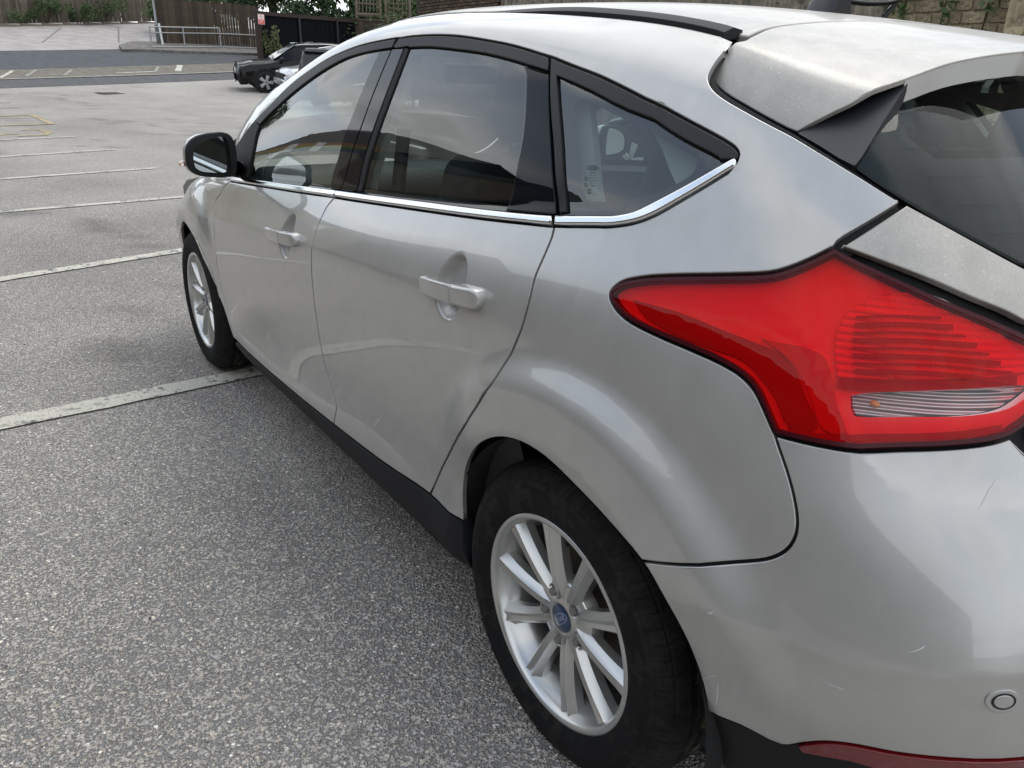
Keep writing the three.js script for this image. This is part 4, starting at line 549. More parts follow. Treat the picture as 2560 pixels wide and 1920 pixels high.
// ---------------------------------------------------------------- ground
const terr = x => { const c = Math.min(x, 51); return c > 9 ? .002 * (c - 9) ** 2 : 0; };
function onTerr(u, v) { const d = ray(u, v); let s = 1, p = V(); for (let k = 0; k < 6000; k++) { p.copy(CAM).addScaledVector(d, s); if (p.y < terr(p.x)) break; s += .02; } return p; }
const TERR = { P(a, b, off = 0, o = V()) { return o.set(a, terr(a) + off, b); }, N(a, b) { return V(-(terr(a + .05) - terr(a - .05)) / .1, 1, 0).normalize(); } };
const gpx = (...pts) => pts.map(p => { const q = onTerr(p[0], p[1]); return [q.x, q.z]; });
function stoneTex(N, count, seed, lo, hi, tile) { const r = rng(seed), col = new Float32Array(N * N), hgt = new Float32Array(N * N), tint = new Float32Array(N * N); for (let i = 0; i < N * N; i++) { col[i] = lo * (.78 + .4 * HASH[(i * 7919) & 65535]); } for (let k = 0; k < count; k++) { const x = r() * N, y = r() * N, s = 1.4 + r() * r() * 4.6, an = r() * 6.3, el = .55 + r() * .45, A = r() < .025 ? hi * 1.12 : lo + (hi - lo) * (r() + r() + r()) / 3, tn = r(), H = .3 + r() * .7; const ca = Math.cos(an), sa = Math.sin(an), R = Math.ceil(s) + 1; for (let b = -R; b <= R; b++) for (let a = -R; a <= R; a++) { const p = (a * ca + b * sa) / s, q = (-a * sa + b * ca) / (s * el), d = Math.max(Math.abs(p) + .35 * Math.abs(q), Math.abs(q) + .35 * Math.abs(p)); if (d < 1) { const X = (Math.floor(x) + a + N) % N, Y = (Math.floor(y) + b + N) % N, o = Y * N + X; const h = H * (1 - .5 * d * d); if (h > hgt[o]) { hgt[o] = h; col[o] = A * (.92 + .16 * HASH[(o * 31) & 65535]); tint[o] = tn; } } } } return { map: dataTex(N, N, (i, j, c) => { const o = j * N + i, g = col[o], t = tint[o]; c[0] = g * (1 + .05 * t); c[1] = g; c[2] = g * (1.0 - .07 * t); }), bump: dataTex(N, N, (i, j, c) => { const g = hgt[j * N + i] * 255; c[0] = c[1] = c[2] = g; }, false) }; }
const asph = stoneTex(2048, 280000, 21, 106, 182, 2.2);
for (const t of [asph.map, asph.bump]) { t.repeat.set(1 / 2.2, 1 / 2.2); t.anisotropy = 8; }
const asphaltM = std({ map: asph.map, bumpMap: asph.bump, bumpScale: .009, roughness: .93, vertexColors: true });
{
  const xs = [], zs = []; for (let x = -40; x < -5; x += 2.5) xs.push(x); for (let x = -5; x < 27; x += .2) xs.push(x); for (let x = 27; x < 60; x += 1) xs.push(x); for (let x = 60; x <= 260; x += 20) xs.push(x); for (let z = -90; z < -9; z += 5) zs.push(z); for (let z = -9; z < 13; z += .2) zs.push(z); for (let z = 13; z <= 150; z += 5) zs.push(z);
  const pos = [], uv = [], col = [], idx = [];
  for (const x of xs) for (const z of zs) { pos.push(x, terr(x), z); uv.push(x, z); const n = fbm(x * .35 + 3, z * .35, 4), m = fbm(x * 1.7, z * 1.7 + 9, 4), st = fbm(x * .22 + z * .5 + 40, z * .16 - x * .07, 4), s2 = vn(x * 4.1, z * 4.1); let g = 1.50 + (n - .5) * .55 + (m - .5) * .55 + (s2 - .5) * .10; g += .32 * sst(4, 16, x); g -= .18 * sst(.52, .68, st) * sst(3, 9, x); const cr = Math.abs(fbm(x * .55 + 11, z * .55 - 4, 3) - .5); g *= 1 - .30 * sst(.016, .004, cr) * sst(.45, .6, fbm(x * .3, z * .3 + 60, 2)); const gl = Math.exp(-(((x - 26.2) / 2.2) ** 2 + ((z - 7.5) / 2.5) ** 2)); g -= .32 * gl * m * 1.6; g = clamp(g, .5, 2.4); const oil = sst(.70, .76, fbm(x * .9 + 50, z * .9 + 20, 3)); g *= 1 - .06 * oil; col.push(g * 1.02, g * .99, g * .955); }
  const n = zs.length; for (let i = 0; i < xs.length - 1; i++) for (let j = 0; j < n - 1; j++) { const a = i * n + j; idx.push(a, a + 1, a + n, a + 1, a + n + 1, a + n); }
  const g = geom(pos, null, uv, idx); g.setAttribute('color', new THREE.Float32BufferAttribute(col, 3));
  tag(mesh('ground', g, asphaltM, scene), null, null, null, 'structure');
}
// lanes beyond the car park, running at an angle across the rise
const RD = [.45, 1]; // x per z along the lanes
const lane = (x0, z0, z) => [x0 + (z - z0) * .455, z];
function band(lo, hi, z0, z1) { const a = [], n = 24; for (let i = 0; i <= n; i++) { const z = lerp(z0, z1, i / n); a.push([lo[0] + (z - lo[1]) * lo[2], z]); } for (let i = n; i >= 0; i--) { const z = lerp(z0, z1, i / n); a.push([hi[0] + (z - hi[1]) * hi[2], z]); } return a; }
const dk = [26.46, -.38, .48], wl = [28.95, -.22, .455], rbm = [31.95, 0, .47], cb = [38.05, .41, .43], ct = [46.8, 1.07, .54];
const grain = dataTex(512, 512, (i, j, c) => { const n = fbm(i / 22, j / 22, 5), q = vn(i * 1.3, j * 1.3), w = fbm(i / 90, j / 11 + 5, 3); const g = 200 + (n - .5) * 70 + (q - .5) * 34 + (w - .5) * 40; c[0] = g; c[1] = g; c[2] = g; }); grain.repeat.set(.28, .28);
const lay = (name, poly, color, off, extra = {}, rough = .9) => tag(mesh(name, patchGeo(poly, { surf: TERR, off, inset: 0, bevel: 0, depth: 0, cell: 1.0, ...extra }), std({ color, map: grain, roughness: rough }), scene), null, null, null, 'structure');
lay('asphalt_strip', band(dk, wl, -5, 24), LIN(.125, .125, .13), .006);
lay('parking_lane', band([wl[0] + .02, wl[1], wl[2]], rbm, -5, 24), LIN(.25, .215, .175), .010);
lay('road', band([rbm[0] + .01, rbm[1], rbm[2]], cb, -40, 30), LIN(.095, .105, .115), .014);
{ const conc = dataTex(512, 512, (i, j, c) => { const n = fbm(i / 40, j / 40, 5), q = vn(i * 1.3, j * 1.3); const g = 214 + (n - .5) * 50 + (q - .5) * 16; c[0] = g; c[1] = g - 4; c[2] = g - 6; }); conc.repeat.set(.2, .2); const b = band([cb[0] + .02, cb[1], cb[2]], ct, -20, 8.8); tag(mesh('concrete_apron', patchGeo(b, { surf: TERR, off: .018, inset: 0, bevel: 0, depth: 0, cell: 1 }), std({ color: LIN(.50, .475, .46), map: conc, roughness: .9 }), scene), null, null, null, 'structure');
  for (const [a, b2] of [[[105, 108], [152, 70]], [[297, 108], [296, 69]]]) { const [p, q] = gpx(a, b2); const dx = q[0] - p[0], dz = q[1] - p[1], l = Math.hypot(dx, dz), nx = -dz / l * .04, nz = dx / l * .04; tag(mesh('apron_joint', patchGeo([[p[0] + nx, p[1] + nz], [p[0] - nx, p[1] - nz], [q[0] - nx, q[1] - nz], [q[0] + nx, q[1] + nz]], { surf: TERR, off: .023, inset: 0, bevel: 0, depth: 0, cell: 1 }), std({ color: LIN(.18, .17, .16), roughness: .95 }), scene), null, null, null, 'structure'); } }
// painted markings
const wornTex = dataTex(512, 512, (i, j, c) => { const n = fbm(i / 9, j / 9, 4), m = fbm(i / 45 + 7, j / 45, 4); const w = sst(.30, .52, n * .65 + m * .42); const q = vn(i, j); c[0] = lerp(112, 216, w) + (q - .5) * 44; c[1] = lerp(111, 213, w) + (q - .5) * 44; c[2] = lerp(108, 203, w) + (q - .5) * 44; }); wornTex.repeat.set(.8, .8);
const whiteM = std({ map: wornTex, color: LIN(.88, .865, .83), roughness: .85, bumpMap: asph.bump, bumpScale: .004 }), yellowM = std({ map: wornTex, color: LIN(.60, .50, .33), roughness: .85 }), faintM = std({ map: wornTex, color: LIN(.46, .455, .44), roughness: .88 });
function stroke(name, pts, w, mat, off = .007) { for (let k = 0; k < pts.length - 1; k++) { const [p, q] = [pts[k], pts[k + 1]]; const dx = q[0] - p[0], dz = q[1] - p[1], l = Math.hypot(dx, dz) || 1, nx = -dz / l * w / 2, nz = dx / l * w / 2, L = [], R = [], n = Math.max(1, Math.ceil(l / .12)), rr = rng(Math.abs(Math.round(p[0] * 1000 + q[1] * 77)) + 1); for (let i = 0; i <= n; i++) { const t = i / n, e1 = 1 + (rr() - .5) * .16, e2 = 1 + (rr() - .5) * .16; L.push([p[0] + dx * t + nx * e1, p[1] + dz * t + nz * e1]); R.push([p[0] + dx * t - nx * e2, p[1] + dz * t - nz * e2]); } tag(mesh(name, patchGeo([...L, ...R.reverse()], { surf: TERR, off: off + k * .0008, inset: 0, bevel: 0, depth: 0, cell: .25 }), mat, scene), null, null, null, 'structure'); } }
const ext = (a, b, za, zb) => { const [p, q] = gpx(a, b); const k = (q[0] - p[0]) / (q[1] - p[1]); return [[p[0] + (za - p[1]) * k, za], [p[0] + (zb - p[1]) * k, zb]]; };
stroke('bay_line', ext([0, 1068], [600, 941], -4.6, -.05), .125, whiteM);
stroke('bay_line', ext([0, 700], [445, 629], -4.6, .55), .125, whiteM);
stroke('bay_line', ext([0, 532], [447, 494], -4.6, .5), .125, whiteM);
stroke('bay_line', ext([0, 449], [393, 421], -4.6, gpx([393, 421])[0][1]), .135, whiteM);
stroke('bay_line', ext([0, 393], [291, 374], -4.6, gpx([291, 374])[0][1]), .135, whiteM);
stroke('bay_line', ext([0, 351], [187, 342], -4.6, gpx([187, 342])[0][1]), .135, whiteM);
stroke('bay_line', ext([0, 271], [49, 270], -4.6, gpx([49, 270])[0][1]), .10, faintM);
stroke('bay_line', ext([0, 258], [26, 257], -4.6, gpx([26, 257])[0][1]), .10, faintM);
stroke('yellow_marking', gpx([-120, 292], [0, 291], [80, 288], [132, 311], [-20, 316]), .13, yellowM);
stroke('yellow_marking', gpx([-40, 345], [20, 335], [48, 336]), .12, yellowM); stroke('yellow_marking', gpx([52, 326], [100, 325], [124, 332], [108, 339], [45, 341]), .12, yellowM);
const f = (x, y) => [x / 3.456, y / 3.456];
stroke('lane_edge_line', band([wl[0], wl[1], wl[2]], [wl[0], wl[1], wl[2]], -4, 12).slice(0, 25), .22, faintM, .018);
stroke('lane_marking', gpx(f(0, 680), f(112, 615)), .12, whiteM, .019); stroke('lane_marking', gpx(f(1538, 620), f(1555, 566)), .22, whiteM, .019);
stroke('lane_marking', gpx(f(225, 665), f(310, 610), f(465, 600)), .10, faintM, .019); stroke('lane_marking', gpx(f(560, 655), f(620, 605)), .10, faintM, .019); stroke('lane_marking', gpx(f(245, 657), f(560, 648)), .10, faintM, .019);
stroke('lane_marking', gpx(f(1005, 635), f(1350, 622)), .16, whiteM, .019); stroke('lane_marking', gpx(f(1020, 608), f(1330, 600)), .07, faintM, .019); stroke('lane_marking', gpx(f(1055, 582), f(1310, 578)), .10, faintM, .019); stroke('lane_marking', gpx(f(1340, 625), f(1370, 578)), .10, faintM, .019);
{ const m = gpx([275, 234])[0]; const g = top('manhole_cover', 'small dark iron manhole cover set in the grey car park', 'manhole'); g.position.set(m[0], terr(m[0]) + .012, m[1]); g.rotation.y = .4; g.rotation.z = .065; mesh('cover', rb(.42, .012, .6, .004), std({ color: LIN(.04, .036, .032), roughness: .8, metalness: .3 }), g); mesh('frame', merge([bx(.46, .008, .03, 0, 0, .32), bx(.46, .008, .03, 0, 0, -.32), bx(.03, .008, .66, .22, 0, 0), bx(.03, .008, .66, -.22, 0, 0)]), std({ color: LIN(.07, .06, .05), roughness: .85 }), g); }
// grit on the ground
{ const r = rng(31), gs = [new THREE.IcosahedronGeometry(1, 0), new THREE.DodecahedronGeometry(1, 0)]; const im = new THREE.InstancedMesh(gs[0], std({ color: LIN(.22, .21, .20), roughness: .95 }), 2600); const m = new THREE.Matrix4(), q = new THREE.Quaternion(), c = new THREE.Color(); for (let i = 0; i < 2600; i++) { const x = -1.2 + 9 * r() * r(), z = -3.2 + 3.0 * r(), s = .0016 + .0042 * r() * r(); m.compose(V(x, s * .25, z), q.setFromEuler(new THREE.Euler(r() * 6, r() * 6, r() * 6)), V(s, s * .7, s * (.6 + r() * .6))); im.setMatrixAt(i, m); const g = .45 + r() * 1.1; im.setColorAt(i, c.setRGB(g, g * .97, g * .92)); } im.name = 'loose_grit'; im.castShadow = im.receiveShadow = true; scene.add(im); tag(im, 'loose grit scattered over the asphalt beside the silver car', 'grit', null, 'stuff'); }

// ---------------------------------------------------------------- surroundings
const atD = (u, v, d) => CAM.clone().addScaledVector(ray(u, v), d);
const woodTex = dataTex(256, 512, (i, j, c) => { const n = fbm(i / 5, j / 90, 4), m = fbm(i / 40 + 3, j / 60, 3), k = vn(i / 1.4, j / 24); const g = 168 + (n - .5) * 90 + (m - .5) * 60 + (k - .5) * 30; c[0] = g; c[1] = g * .97; c[2] = g * .93; });
const wood = (r, g, b) => std({ color: LIN(r, g, b), map: woodTex, roughness: .92 });
const greyWoods = [wood(.27, .235, .195), wood(.22, .19, .155), wood(.33, .29, .245)], brownWoods = [wood(.155, .12, .088), wood(.125, .097, .072), wood(.185, .145, .108), wood(.105, .082, .064)];
const boardG = new THREE.BoxGeometry(1, 1, 1);
function boardFence(name, label, pts, h, bw, mats, { gap = .012, th = .02, postEvery = 0, postMat = null, rails = [], lean = .012, seed = 3 } = {}) {
  const g = top(name, label, 'fence'); const r = rng(seed); let acc = 0; const c = pts[0]; g.position.set(c[0], c[1], c[2]);
  for (let k = 0; k < pts.length - 1; k++) { const p = pts[k], q = pts[k + 1], dx = q[0] - p[0], dz = q[2] - p[2], l = Math.hypot(dx, dz), n = Math.round(l / (bw + gap)), an = Math.atan2(-dz, dx);
    for (let i = 0; i < n; i++) { const t = (i + .5) / n, hh = h * (1 + (r() - .5) * .035), m = mesh('board', boardG, mats[Math.floor(r() * mats.length)], g); m.scale.set(bw, hh, th); m.position.set(p[0] + dx * t - c[0], lerp(p[1], q[1], t) + hh / 2 - c[1], p[2] + dz * t - c[2]); m.rotation.set(0, an, (r() - .5) * lean); m.position.x += (r() - .5) * .012; }
    for (const [ry, rh, off] of rails) { const m = mesh('rail', boardG, mats[0], g); m.scale.set(l, rh, .04); m.position.set((p[0] + q[0]) / 2 - c[0] + off * Math.sin(an), (p[1] + q[1]) / 2 + ry - c[1], (p[2] + q[2]) / 2 - c[2] + off * Math.cos(an)); m.rotation.set(0, an, Math.atan2(q[1] - p[1], l)); }
    if (postEvery) for (let s = acc; s < l; s += postEvery) { const t = s / l, m = mesh('post', boardG, postMat || mats[2], g); m.scale.set(.1, h * 1.08, .1); m.position.set(p[0] + dx * t - c[0] - .07, lerp(p[1], q[1], t) + h * .54 - c[1], p[2] + dz * t - c[2]); m.rotation.y = an; } }
  return g;
}
// low weathered fence above the concrete apron
const ctx = z => ct[0] + (z - ct[1]) * ct[2];
const fz = z => [ctx(z) + .55, terr(ctx(z)) + .16, z];
boardFence('panel_fence', 'low weathered grey board fence standing above the pale concrete apron', [fz(-5), fz(-1.5), fz(2), fz(5.5), fz(9.2)], 1.5, .10, greyWoods, { postEvery: 2.1, rails: [[.75, .09, -.03], [.25, .09, -.03]], seed: 9, lean: .03 });
{ const k = top('kerb', 'low concrete kerb along the foot of the weathered fence', 'kerb'); const m = std({ color: LIN(.30, .25, .21), map: grain, roughness: .95 }); for (let i = 0; i < 15; i++) { const z = -5 + i * 1.0, a = fz(z), b = fz(z + .98); const q = mesh('kerb_stone', rb(Math.hypot(b[0] - a[0], b[2] - a[2]), .20, .16, .02), m, k); q.position.set((a[0] + b[0]) / 2 - .5, a[1] - .10, (a[2] + b[2]) / 2); q.rotation.y = Math.atan2(-(b[2] - a[2]), b[0] - a[0]); } }
// foliage
const leafMats = [[.045, .085, .028], [.06, .10, .03], [.03, .062, .022], [.085, .115, .04], [.10, .105, .05]].map(c => std({ color: LIN(...c), roughness: .8, side: THREE.DoubleSide }));
function leafCloud(n, blobs, size, seed, flat = 0) { const r = rng(seed), pos = [], idx = []; for (let i = 0; i < n; i++) { const b = blobs[Math.floor(r() * blobs.length)]; const th = r() * 6.283, ph = Math.acos(2 * r() - 1), rr = Math.pow(r(), .45); const x = b[0] + b[3] * rr * Math.sin(ph) * Math.cos(th), y = b[1] + b[4] * rr * Math.cos(ph), z = b[2] + b[5] * rr * Math.sin(ph) * Math.sin(th); const s = size * (.6 + r() * .8), a = V(r() - .5, r() - .5, r() - .5).normalize(), c = V(r() - .5, r() - .5, r() - .5).cross(a).normalize(); const k = pos.length / 3; for (const [p, q] of [[-1, 0], [0, -.42], [1, 0], [0, .42]]) pos.push(x + (a.x * p + c.x * q) * s, y + (a.y * p + c.y * q) * s, z + (a.z * p + c.z * q) * s); idx.push(k, k + 1, k + 2, k, k + 2, k + 3); } return geom(pos, null, null, idx); }
function plant(name, label, category, base, blobs, n, size, mi, seed, group, trunkR = .02) { const g = top(name, label, category, group); g.position.copy(base); const r = rng(seed + 5); const ws = blobs.slice(0, 5).map(b => tube([[0, -.05, 0], [b[0] * .4, b[1] * .45, b[2] * .4], [b[0], b[1] * .95, b[2]]], trunkR * (.6 + r() * .5), 6, 5)); ws.forEach(w => mesh('stem', w, wood(.10, .075, .05), g)); const k = Math.ceil(n / 2); mesh('foliage', leafCloud(k, blobs, size, seed), leafMats[mi], g); mesh('foliage', leafCloud(n - k, blobs, size, seed + 1), leafMats[(mi + 1) % leafMats.length], g); return g; }
function bushBlobs(w, h, seed, n = 7) { const r = rng(seed); return Array.from({ length: n }, () => [(r() - .5) * w, h * (.25 + .55 * r()), (r() - .5) * w, w * (.18 + .12 * r()), h * .24, w * (.18 + .12 * r())]); }
const c1 = (x, y) => [x / 3.456, y / 3.456];
[[200, 205, 1.5, .9, 0, 'low spreading bush under the weathered fence beside a taller bush', 900], [385, 208, 1.5, 1.5, 1, 'light green leafy bush in front of the weathered fence', 1300], [655, 190, 1.0, 1.15, 0, 'narrow dark bush growing against the weathered fence', 900], [895, 205, 1.9, 1.75, 2, 'largest dark green bush against the weathered fence, covering its boards', 2200], [1150, 175, .7, .5, 0, 'small weedy clump by the last panel of the weathered fence', 400]].forEach(([x, y, w, h, mi, lab, n], i) => { const p = onTerr(...c1(x, y)); p.x = ctx(p.z) + .15; p.y = terr(p.x); plant('bush', lab, 'bush', p, bushBlobs(w, h, 60 + i), n, .055, mi, 70 + i, 'bushes by the weathered fence'); });
// lamp post, white post, railings, pavement
{ const b = onTerr(398, 117); const g = top('lamp_post', 'slim grey lamp post standing where the two wooden fences meet', 'lamp post'); g.position.set(b.x, b.y, b.z); mesh('shaft', new THREE.CylinderGeometry(.045, .055, 6, 14).translate(0, 3, 0), std({ color: LIN(.30, .31, .32), roughness: .6, metalness: .3 }), g); mesh('base', new THREE.CylinderGeometry(.085, .09, .95, 14).translate(0, .47, 0), std({ color: LIN(.11, .115, .12), roughness: .7 }), g); mesh('arm', tube([[0, 5.95, 0], [-.1, 6.2, -.2], [-.3, 6.3, -.8]], .03), std({ color: LIN(.30, .31, .32), roughness: .6 }), g); mesh('lantern', rb(.5, .12, .2, .04, -.35, 6.3, -1.0), std({ color: LIN(.4, .4, .4), roughness: .5 }), g);
  const w = top('marker_post', 'short leaning white post beside the lamp post', 'post'); const q = onTerr(407, 118); w.position.set(q.x - .1, q.y, q.z); const m = mesh('post', rb(.13, 1.05, .08, .01, 0, .5, 0), std({ color: LIN(.70, .70, .68), roughness: .7 }), w); m.rotation.x = -.06; mesh('foot', bx(.16, .06, .12, 0, .02, 0), std({ color: LIN(.3, .3, .3), roughness: .9 }), w); }
{ const P = [[382, 127], [464, 127], [554, 127], [652, 129]].map(p => onTerr(...p)); const ms = std({ color: LIN(.34, .345, .35), roughness: .55, metalness: .5 });
  const k0 = onTerr(307, 131), kR = V(39.3, terr(39.3), 11.6), pm = std({ color: LIN(.26, .24, .215), map: grain, roughness: .95 }); const poly = [[k0.x, k0.z], [k0.x + .35, k0.z + .9], [39.25, 7.5], [39.35, 9.5], [kR.x, kR.z], [42.4, 11.6], [42.6, 7.2], [42.3, 6.0], [40.8, 5.2]]; tag(mesh('pavement', patchGeo(poly, { surf: TERR, off: .13, inset: 0, bevel: .02, depth: .2, cell: .6 }), pm, scene), null, null, null, 'structure');
  const g = top('guard_railing', 'grey tubular guard railing on the pavement in front of the brown fence', 'railing'); g.position.copy(P[0]); const rel = p => p.clone().sub(P[0]); const up = (p, h) => rel(p).add(V(0, h, 0));
  P.forEach((p, i) => { if (i < 3) mesh('post', tube([up(p, .05), up(p, 1.02)], .032, 2, 8), ms, g); });
  mesh('top_rail', tube([up(P[0], 1.0), up(P[1], 1.0), up(P[2], 1.0)], .028, 8, 8), ms, g); mesh('middle_rail', tube([up(P[0], .76), up(P[1], .76), up(P[2], .76), up(P[3], .74)], .024, 8, 8), ms, g); mesh('bottom_rail', tube([up(P[0], .16), up(P[1], .16), up(P[2], .16), up(P[3], .16)], .024, 8, 8), ms, g);
  for (let i = 1; i < 9; i++) { const p = P[0].clone().lerp(V(P[0].x + 1.5, P[0].y + .18, P[0].z + .25), i / 9); mesh('bar', tube([up(p, .18), up(p, .76)], .010, 2, 5), ms, g); } }
// brown close-board fence
{ const b = [[400, 116], [470, 118], [540, 121], [600, 124], [660, 128]].map(p => { const q = onTerr(...p); return [q.x + .35, q.y + .13, q.z]; }); boardFence('close_board_fence', 'tall brown close-board fence of upright boards behind the guard railing', b, 1.95, .115, brownWoods, { gap: .006, rails: [[.5, .09, -.04], [1.5, .09, -.04]], seed: 21 }); }
// black corrugated metal gate and its post
{ const a = onTerr(650, 149), e = atD(930, 62, 40.5), h = 1.98, L = Math.hypot(e.x - a.x, e.z - a.z), an = Math.atan2(-(e.z - a.z), e.x - a.x); const g = top('sheet_metal_fence', 'black corrugated metal fence behind the parked dark cars', 'fence'); g.position.copy(a); g.rotation.y = an; const n = Math.floor(L / .07) ; const pos = [], idx = [], uv = []; for (let i = 0; i <= n; i++) { const x = i * .07, z = [0, 0, .045, .045][i % 4]; for (const y of [0, h]) { pos.push(x, y, z); uv.push(x, y); } if (i) { const k = i * 2; idx.push(k - 2, k, k - 1, k - 1, k, k + 1); } } const gm = geom(pos, null, uv, idx).toNonIndexed(); gm.computeVertexNormals(); mesh('sheet', gm, phy({ color: LIN(.006, .007, .011), roughness: .7, specularIntensity: .25, map: grain }), g); const rust = std({ color: LIN(.055, .036, .028), roughness: .85, map: grain }); mesh('top_rail', bx(L, .16, .05, L / 2, h - .02, .09), rust, g); mesh('bottom_rail', bx(L, .1, .05, L / 2, .2, .09), rust, g); mesh('gate_post', rb(.22, h + .12, .2, .015, .0, h / 2 + .02, .08), rust, g); for (const x of [2.3, 4.6, 6.9]) if (x < L) mesh('gate_post', bx(.09, h, .09, x, h / 2, .10), std({ color: LIN(.02, .02, .026), roughness: .6 }), g);
  // spikes along the top
  for (let i = 0; i < Math.min(44, Math.floor(L / .22)); i++) mesh('spike', new THREE.ConeGeometry(.02, .16, 5).translate(i * .22 + .3, h + .12, .09), rust, g);
  const cv = document.createElement('canvas'); cv.width = 128; cv.height = 176; const c = cv.getContext('2d'); c.fillStyle = '#e9e4e2'; c.fillRect(0, 0, 128, 176); c.fillStyle = '#cf4a45'; c.fillRect(8, 92, 112, 76); c.strokeStyle = '#cf5a52'; c.lineWidth = 7; c.strokeRect(6, 6, 116, 164); c.beginPath(); c.arc(64, 48, 30, 0, 7); c.stroke(); c.beginPath(); c.moveTo(43, 27); c.lineTo(85, 69); c.stroke(); c.fillStyle = '#55504e'; c.fillRect(52, 38, 22, 20); c.fillStyle = '#e8c9c6'; for (let i = 0; i < 3; i++) c.fillRect(20, 106 + i * 20, 88 - i * 14, 8); const t = new THREE.CanvasTexture(cv); t.colorSpace = THREE.SRGBColorSpace;
  const sgn = top('warning_sign', 'small white and red warning sign fixed high on the gate post', 'sign'); const sp = atD(653, 48, 35.2); sgn.position.copy(sp); sgn.rotation.y = an + Math.PI - .25; const pl = mesh('plate', bx(.30, .42, .012), std({ color: LIN(.6, .58, .56), roughness: .5 }), sgn); mesh('print', new THREE.PlaneGeometry(.29, .41).translate(0, 0, .0085), std({ map: t, roughness: .5 }), sgn); mesh('print_back', new THREE.PlaneGeometry(.29, .41).rotateY(Math.PI).translate(0, 0, -.0085), std({ map: t, roughness: .5 }), sgn);
  plant('weed', 'leafy green weed growing tall at the foot of the black fence', 'plant', onTerr(672, 150).add(V(-.25, 0, .1)), bushBlobs(.8, 1.75, 91, 9), 520, .075, 3, 92); }
// planks, trellis and wall above the black fence
{ const a = atD(740, 40, 41.5), b = atD(1010, 48, 38); const g = top('plank_screen', 'rough dark wooden screen with a sloping top rail above the black fence', 'fence'); g.position.copy(a); const d = b.clone().sub(a); const base = -2.2; const rr = rng(4); for (let i = 0; i < 24; i++) { const p = d.clone().multiplyScalar(i / 24), m = mesh('plank', boardG, brownWoods[1 + Math.floor(rr() * 3)], g); m.scale.set(.03, 2.2, d.length() / 24 * .96); m.position.set(p.x, p.y - 1.25 + rr() * .05, p.z); m.rotation.y = Math.atan2(d.x, d.z); } const m = mesh('top_rail', tube([V(0, -.1, 0), d.clone().add(V(0, -.1, 0))], .06, 2, 6), brownWoods[0], g);
  const t = top('trellis', 'weathered wooden trellis panels standing above the black fence', 'trellis'); const pm = wood(.24, .20, .15); const P = (u, v) => atD(u, v, 30); t.position.copy(P(891, 46)); const rel = (u, v) => P(u, v).sub(t.position); const bar = (u0, v0, u1, v1, r, n = 'lath') => mesh(n, tube([rel(u0, v0), rel(u1, v1)], r, 1, 4), pm, t); for (const u of [889, 948, 962, 1022]) bar(u, -60, u + 3, 46, .06, 'post'); for (let u = 897; u < 948; u += 9) bar(u, -60, u + 1, 30, .025); for (const v of [-30, 8]) bar(889, v, 948, v + 4, .035, 'cross_bar'); bar(889, 36, 948, 38, .07, 'cross_bar'); for (let u = 972; u < 1022; u += 11) bar(u, -60, u + 1, 44, .022); for (let v = -52; v < 46; v += 12) bar(962, v, 1024, v + 3, .022, 'cross_bar'); }
